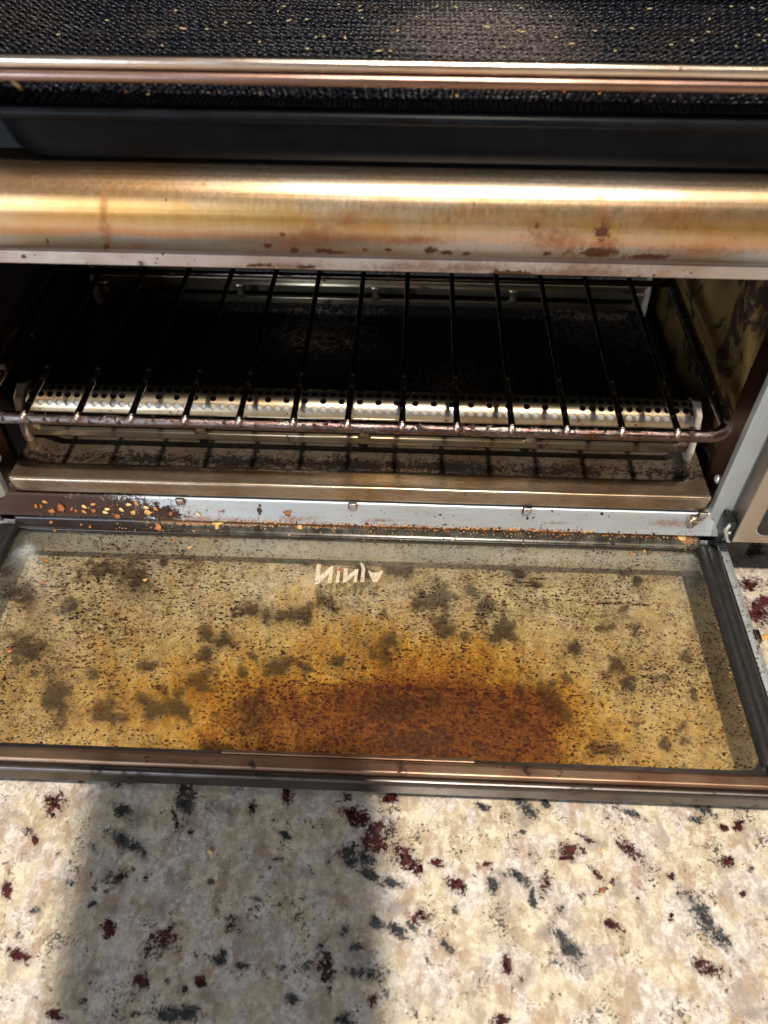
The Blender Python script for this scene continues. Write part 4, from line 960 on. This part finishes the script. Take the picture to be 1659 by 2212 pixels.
# herb bits in the basket
def herb_mesh(L_, W_):
    V, F = seed_mesh(L_, W_, W_*0.6); V = V.copy(); V[:, 1] += (V[:, 0]/L_)**2*L_*0.25; return V, F
hs = [(1447/2*1.0/1.0, 0)]
hl = [(231, 42), (128, 81), (447, 79-20), (540, 45), (488, 45), (625, 39), (663, 37), (614, 9), (778, 8), (783, 33), (780, 17), (732, 4), (663, 100), (683, 75), (820, 104), (843, 104), (700, 73), (745, 76), (945, 8), (1126, 12), (1190, 30), (1120, 60), (1130, 63), (1202, 75), (1237, 89), (1287, 62), (1365, 57), (1495, 84), (1530, 66), (1533, 38), (1590, 97), (1640, 74), (1625, 16), (1450, 93), (1052, 52), (1060, 15), (900, 30), (985, 10), (560, 86), (600, 20), (395, 58), (380, 20), (350, 95), (1330, 105), (1405, 15), (1580, 12), (1655, 40), (1650, 86), (860, 60), (1090, 96)]
ORD = ['first', 'second', 'third', 'fourth', 'fifth', 'sixth', 'seventh', 'eighth', 'ninth', 'tenth', 'eleventh', 'twelfth', 'thirteenth', 'fourteenth', 'fifteenth', 'sixteenth', 'seventeenth', 'eighteenth', 'nineteenth', 'twentieth']
cnt = {}
hl.sort()
for i, (x, y) in enumerate(hl):
    p = back(x, y+2, 'z', 0.1430)
    if p[1] > 0.14 or p[1] < 0.02: continue
    p[2] = float(zb(np.array(p[0]), np.array(p[1])))+0.0011
    lg = rg.random() < 0.35
    V, F = herb_mesh(0.0032 if lg else 0.0017, 0.0009 if lg else 0.0008)
    lab = ('long dry herb sliver' if lg else 'short dry herb bit')+' on the '+('left part' if x < 560 else 'middle' if x < 1100 else 'right part')+' of the basket mesh'
    cnt[lab] = cnt.get(lab, 0)+1; lab = lab.replace(' on the ', ', '+ORD[cnt[lab]-1]+' from the left on the ', 1)
    g = ('long herb slivers ' if lg else 'short herb bits ')+('on the left' if x < 560 else 'in the middle' if x < 1100 else 'on the right')+' of the basket mesh'
    tag(link('herb_bit', place(V, p, UP, rg.uniform(-1.4, 1.4)), F, HERB, None, loc=tuple(p)), lab, 'herb bit', g)
for i, (x, y) in enumerate(sorted([(272, 199), (320, 203), (385, 200), (560, 203), (598, 207), (757, 205), (985, 207), (1075, 213), (1220, 198), (1298, 203), (1335, 216), (470, 198)])):
    p = back(x, y, 'y', 0.0035); 
    V, F = flake_mesh(0.0009, rg, 0.5)
    tag(link('crumb', place(V, p, UP, rg.uniform(0, 3)), F, FLAKEY if i % 3 else FLAKE, None, loc=tuple(p)), ORD[i]+' crumb from the left on the mesh wall just below the bright basket rim', 'crumb', 'crumbs under the basket rim')

# ------------------------------------------------------------------ the phone that takes the picture: it shades the worktop
ph = thing('smartphone', (float(CAM[0]), float(CAM[1])-0.05, 0.20), 'black phone held over the worktop, casting a shadow on the granite', 'phone')
def phone():
    L = []
    for ins, dz in ((0.0015, -0.0205), (0, -0.0190), (0, -0.0140), (0.0015, -0.0125)):
        l = []
        for x, y, _ in rrect(-0.074-0.012+ins, 0.018-ins, -0.115+ins, 0.046-ins, 0.012, 0, 6):
            l.append(CAM+x*RR+y*UU+dz*WW)
        L.append(l)
    MB().loft(L, cap=True).obj('phone_body', PLASTIC, ph, auto=40)
phone()
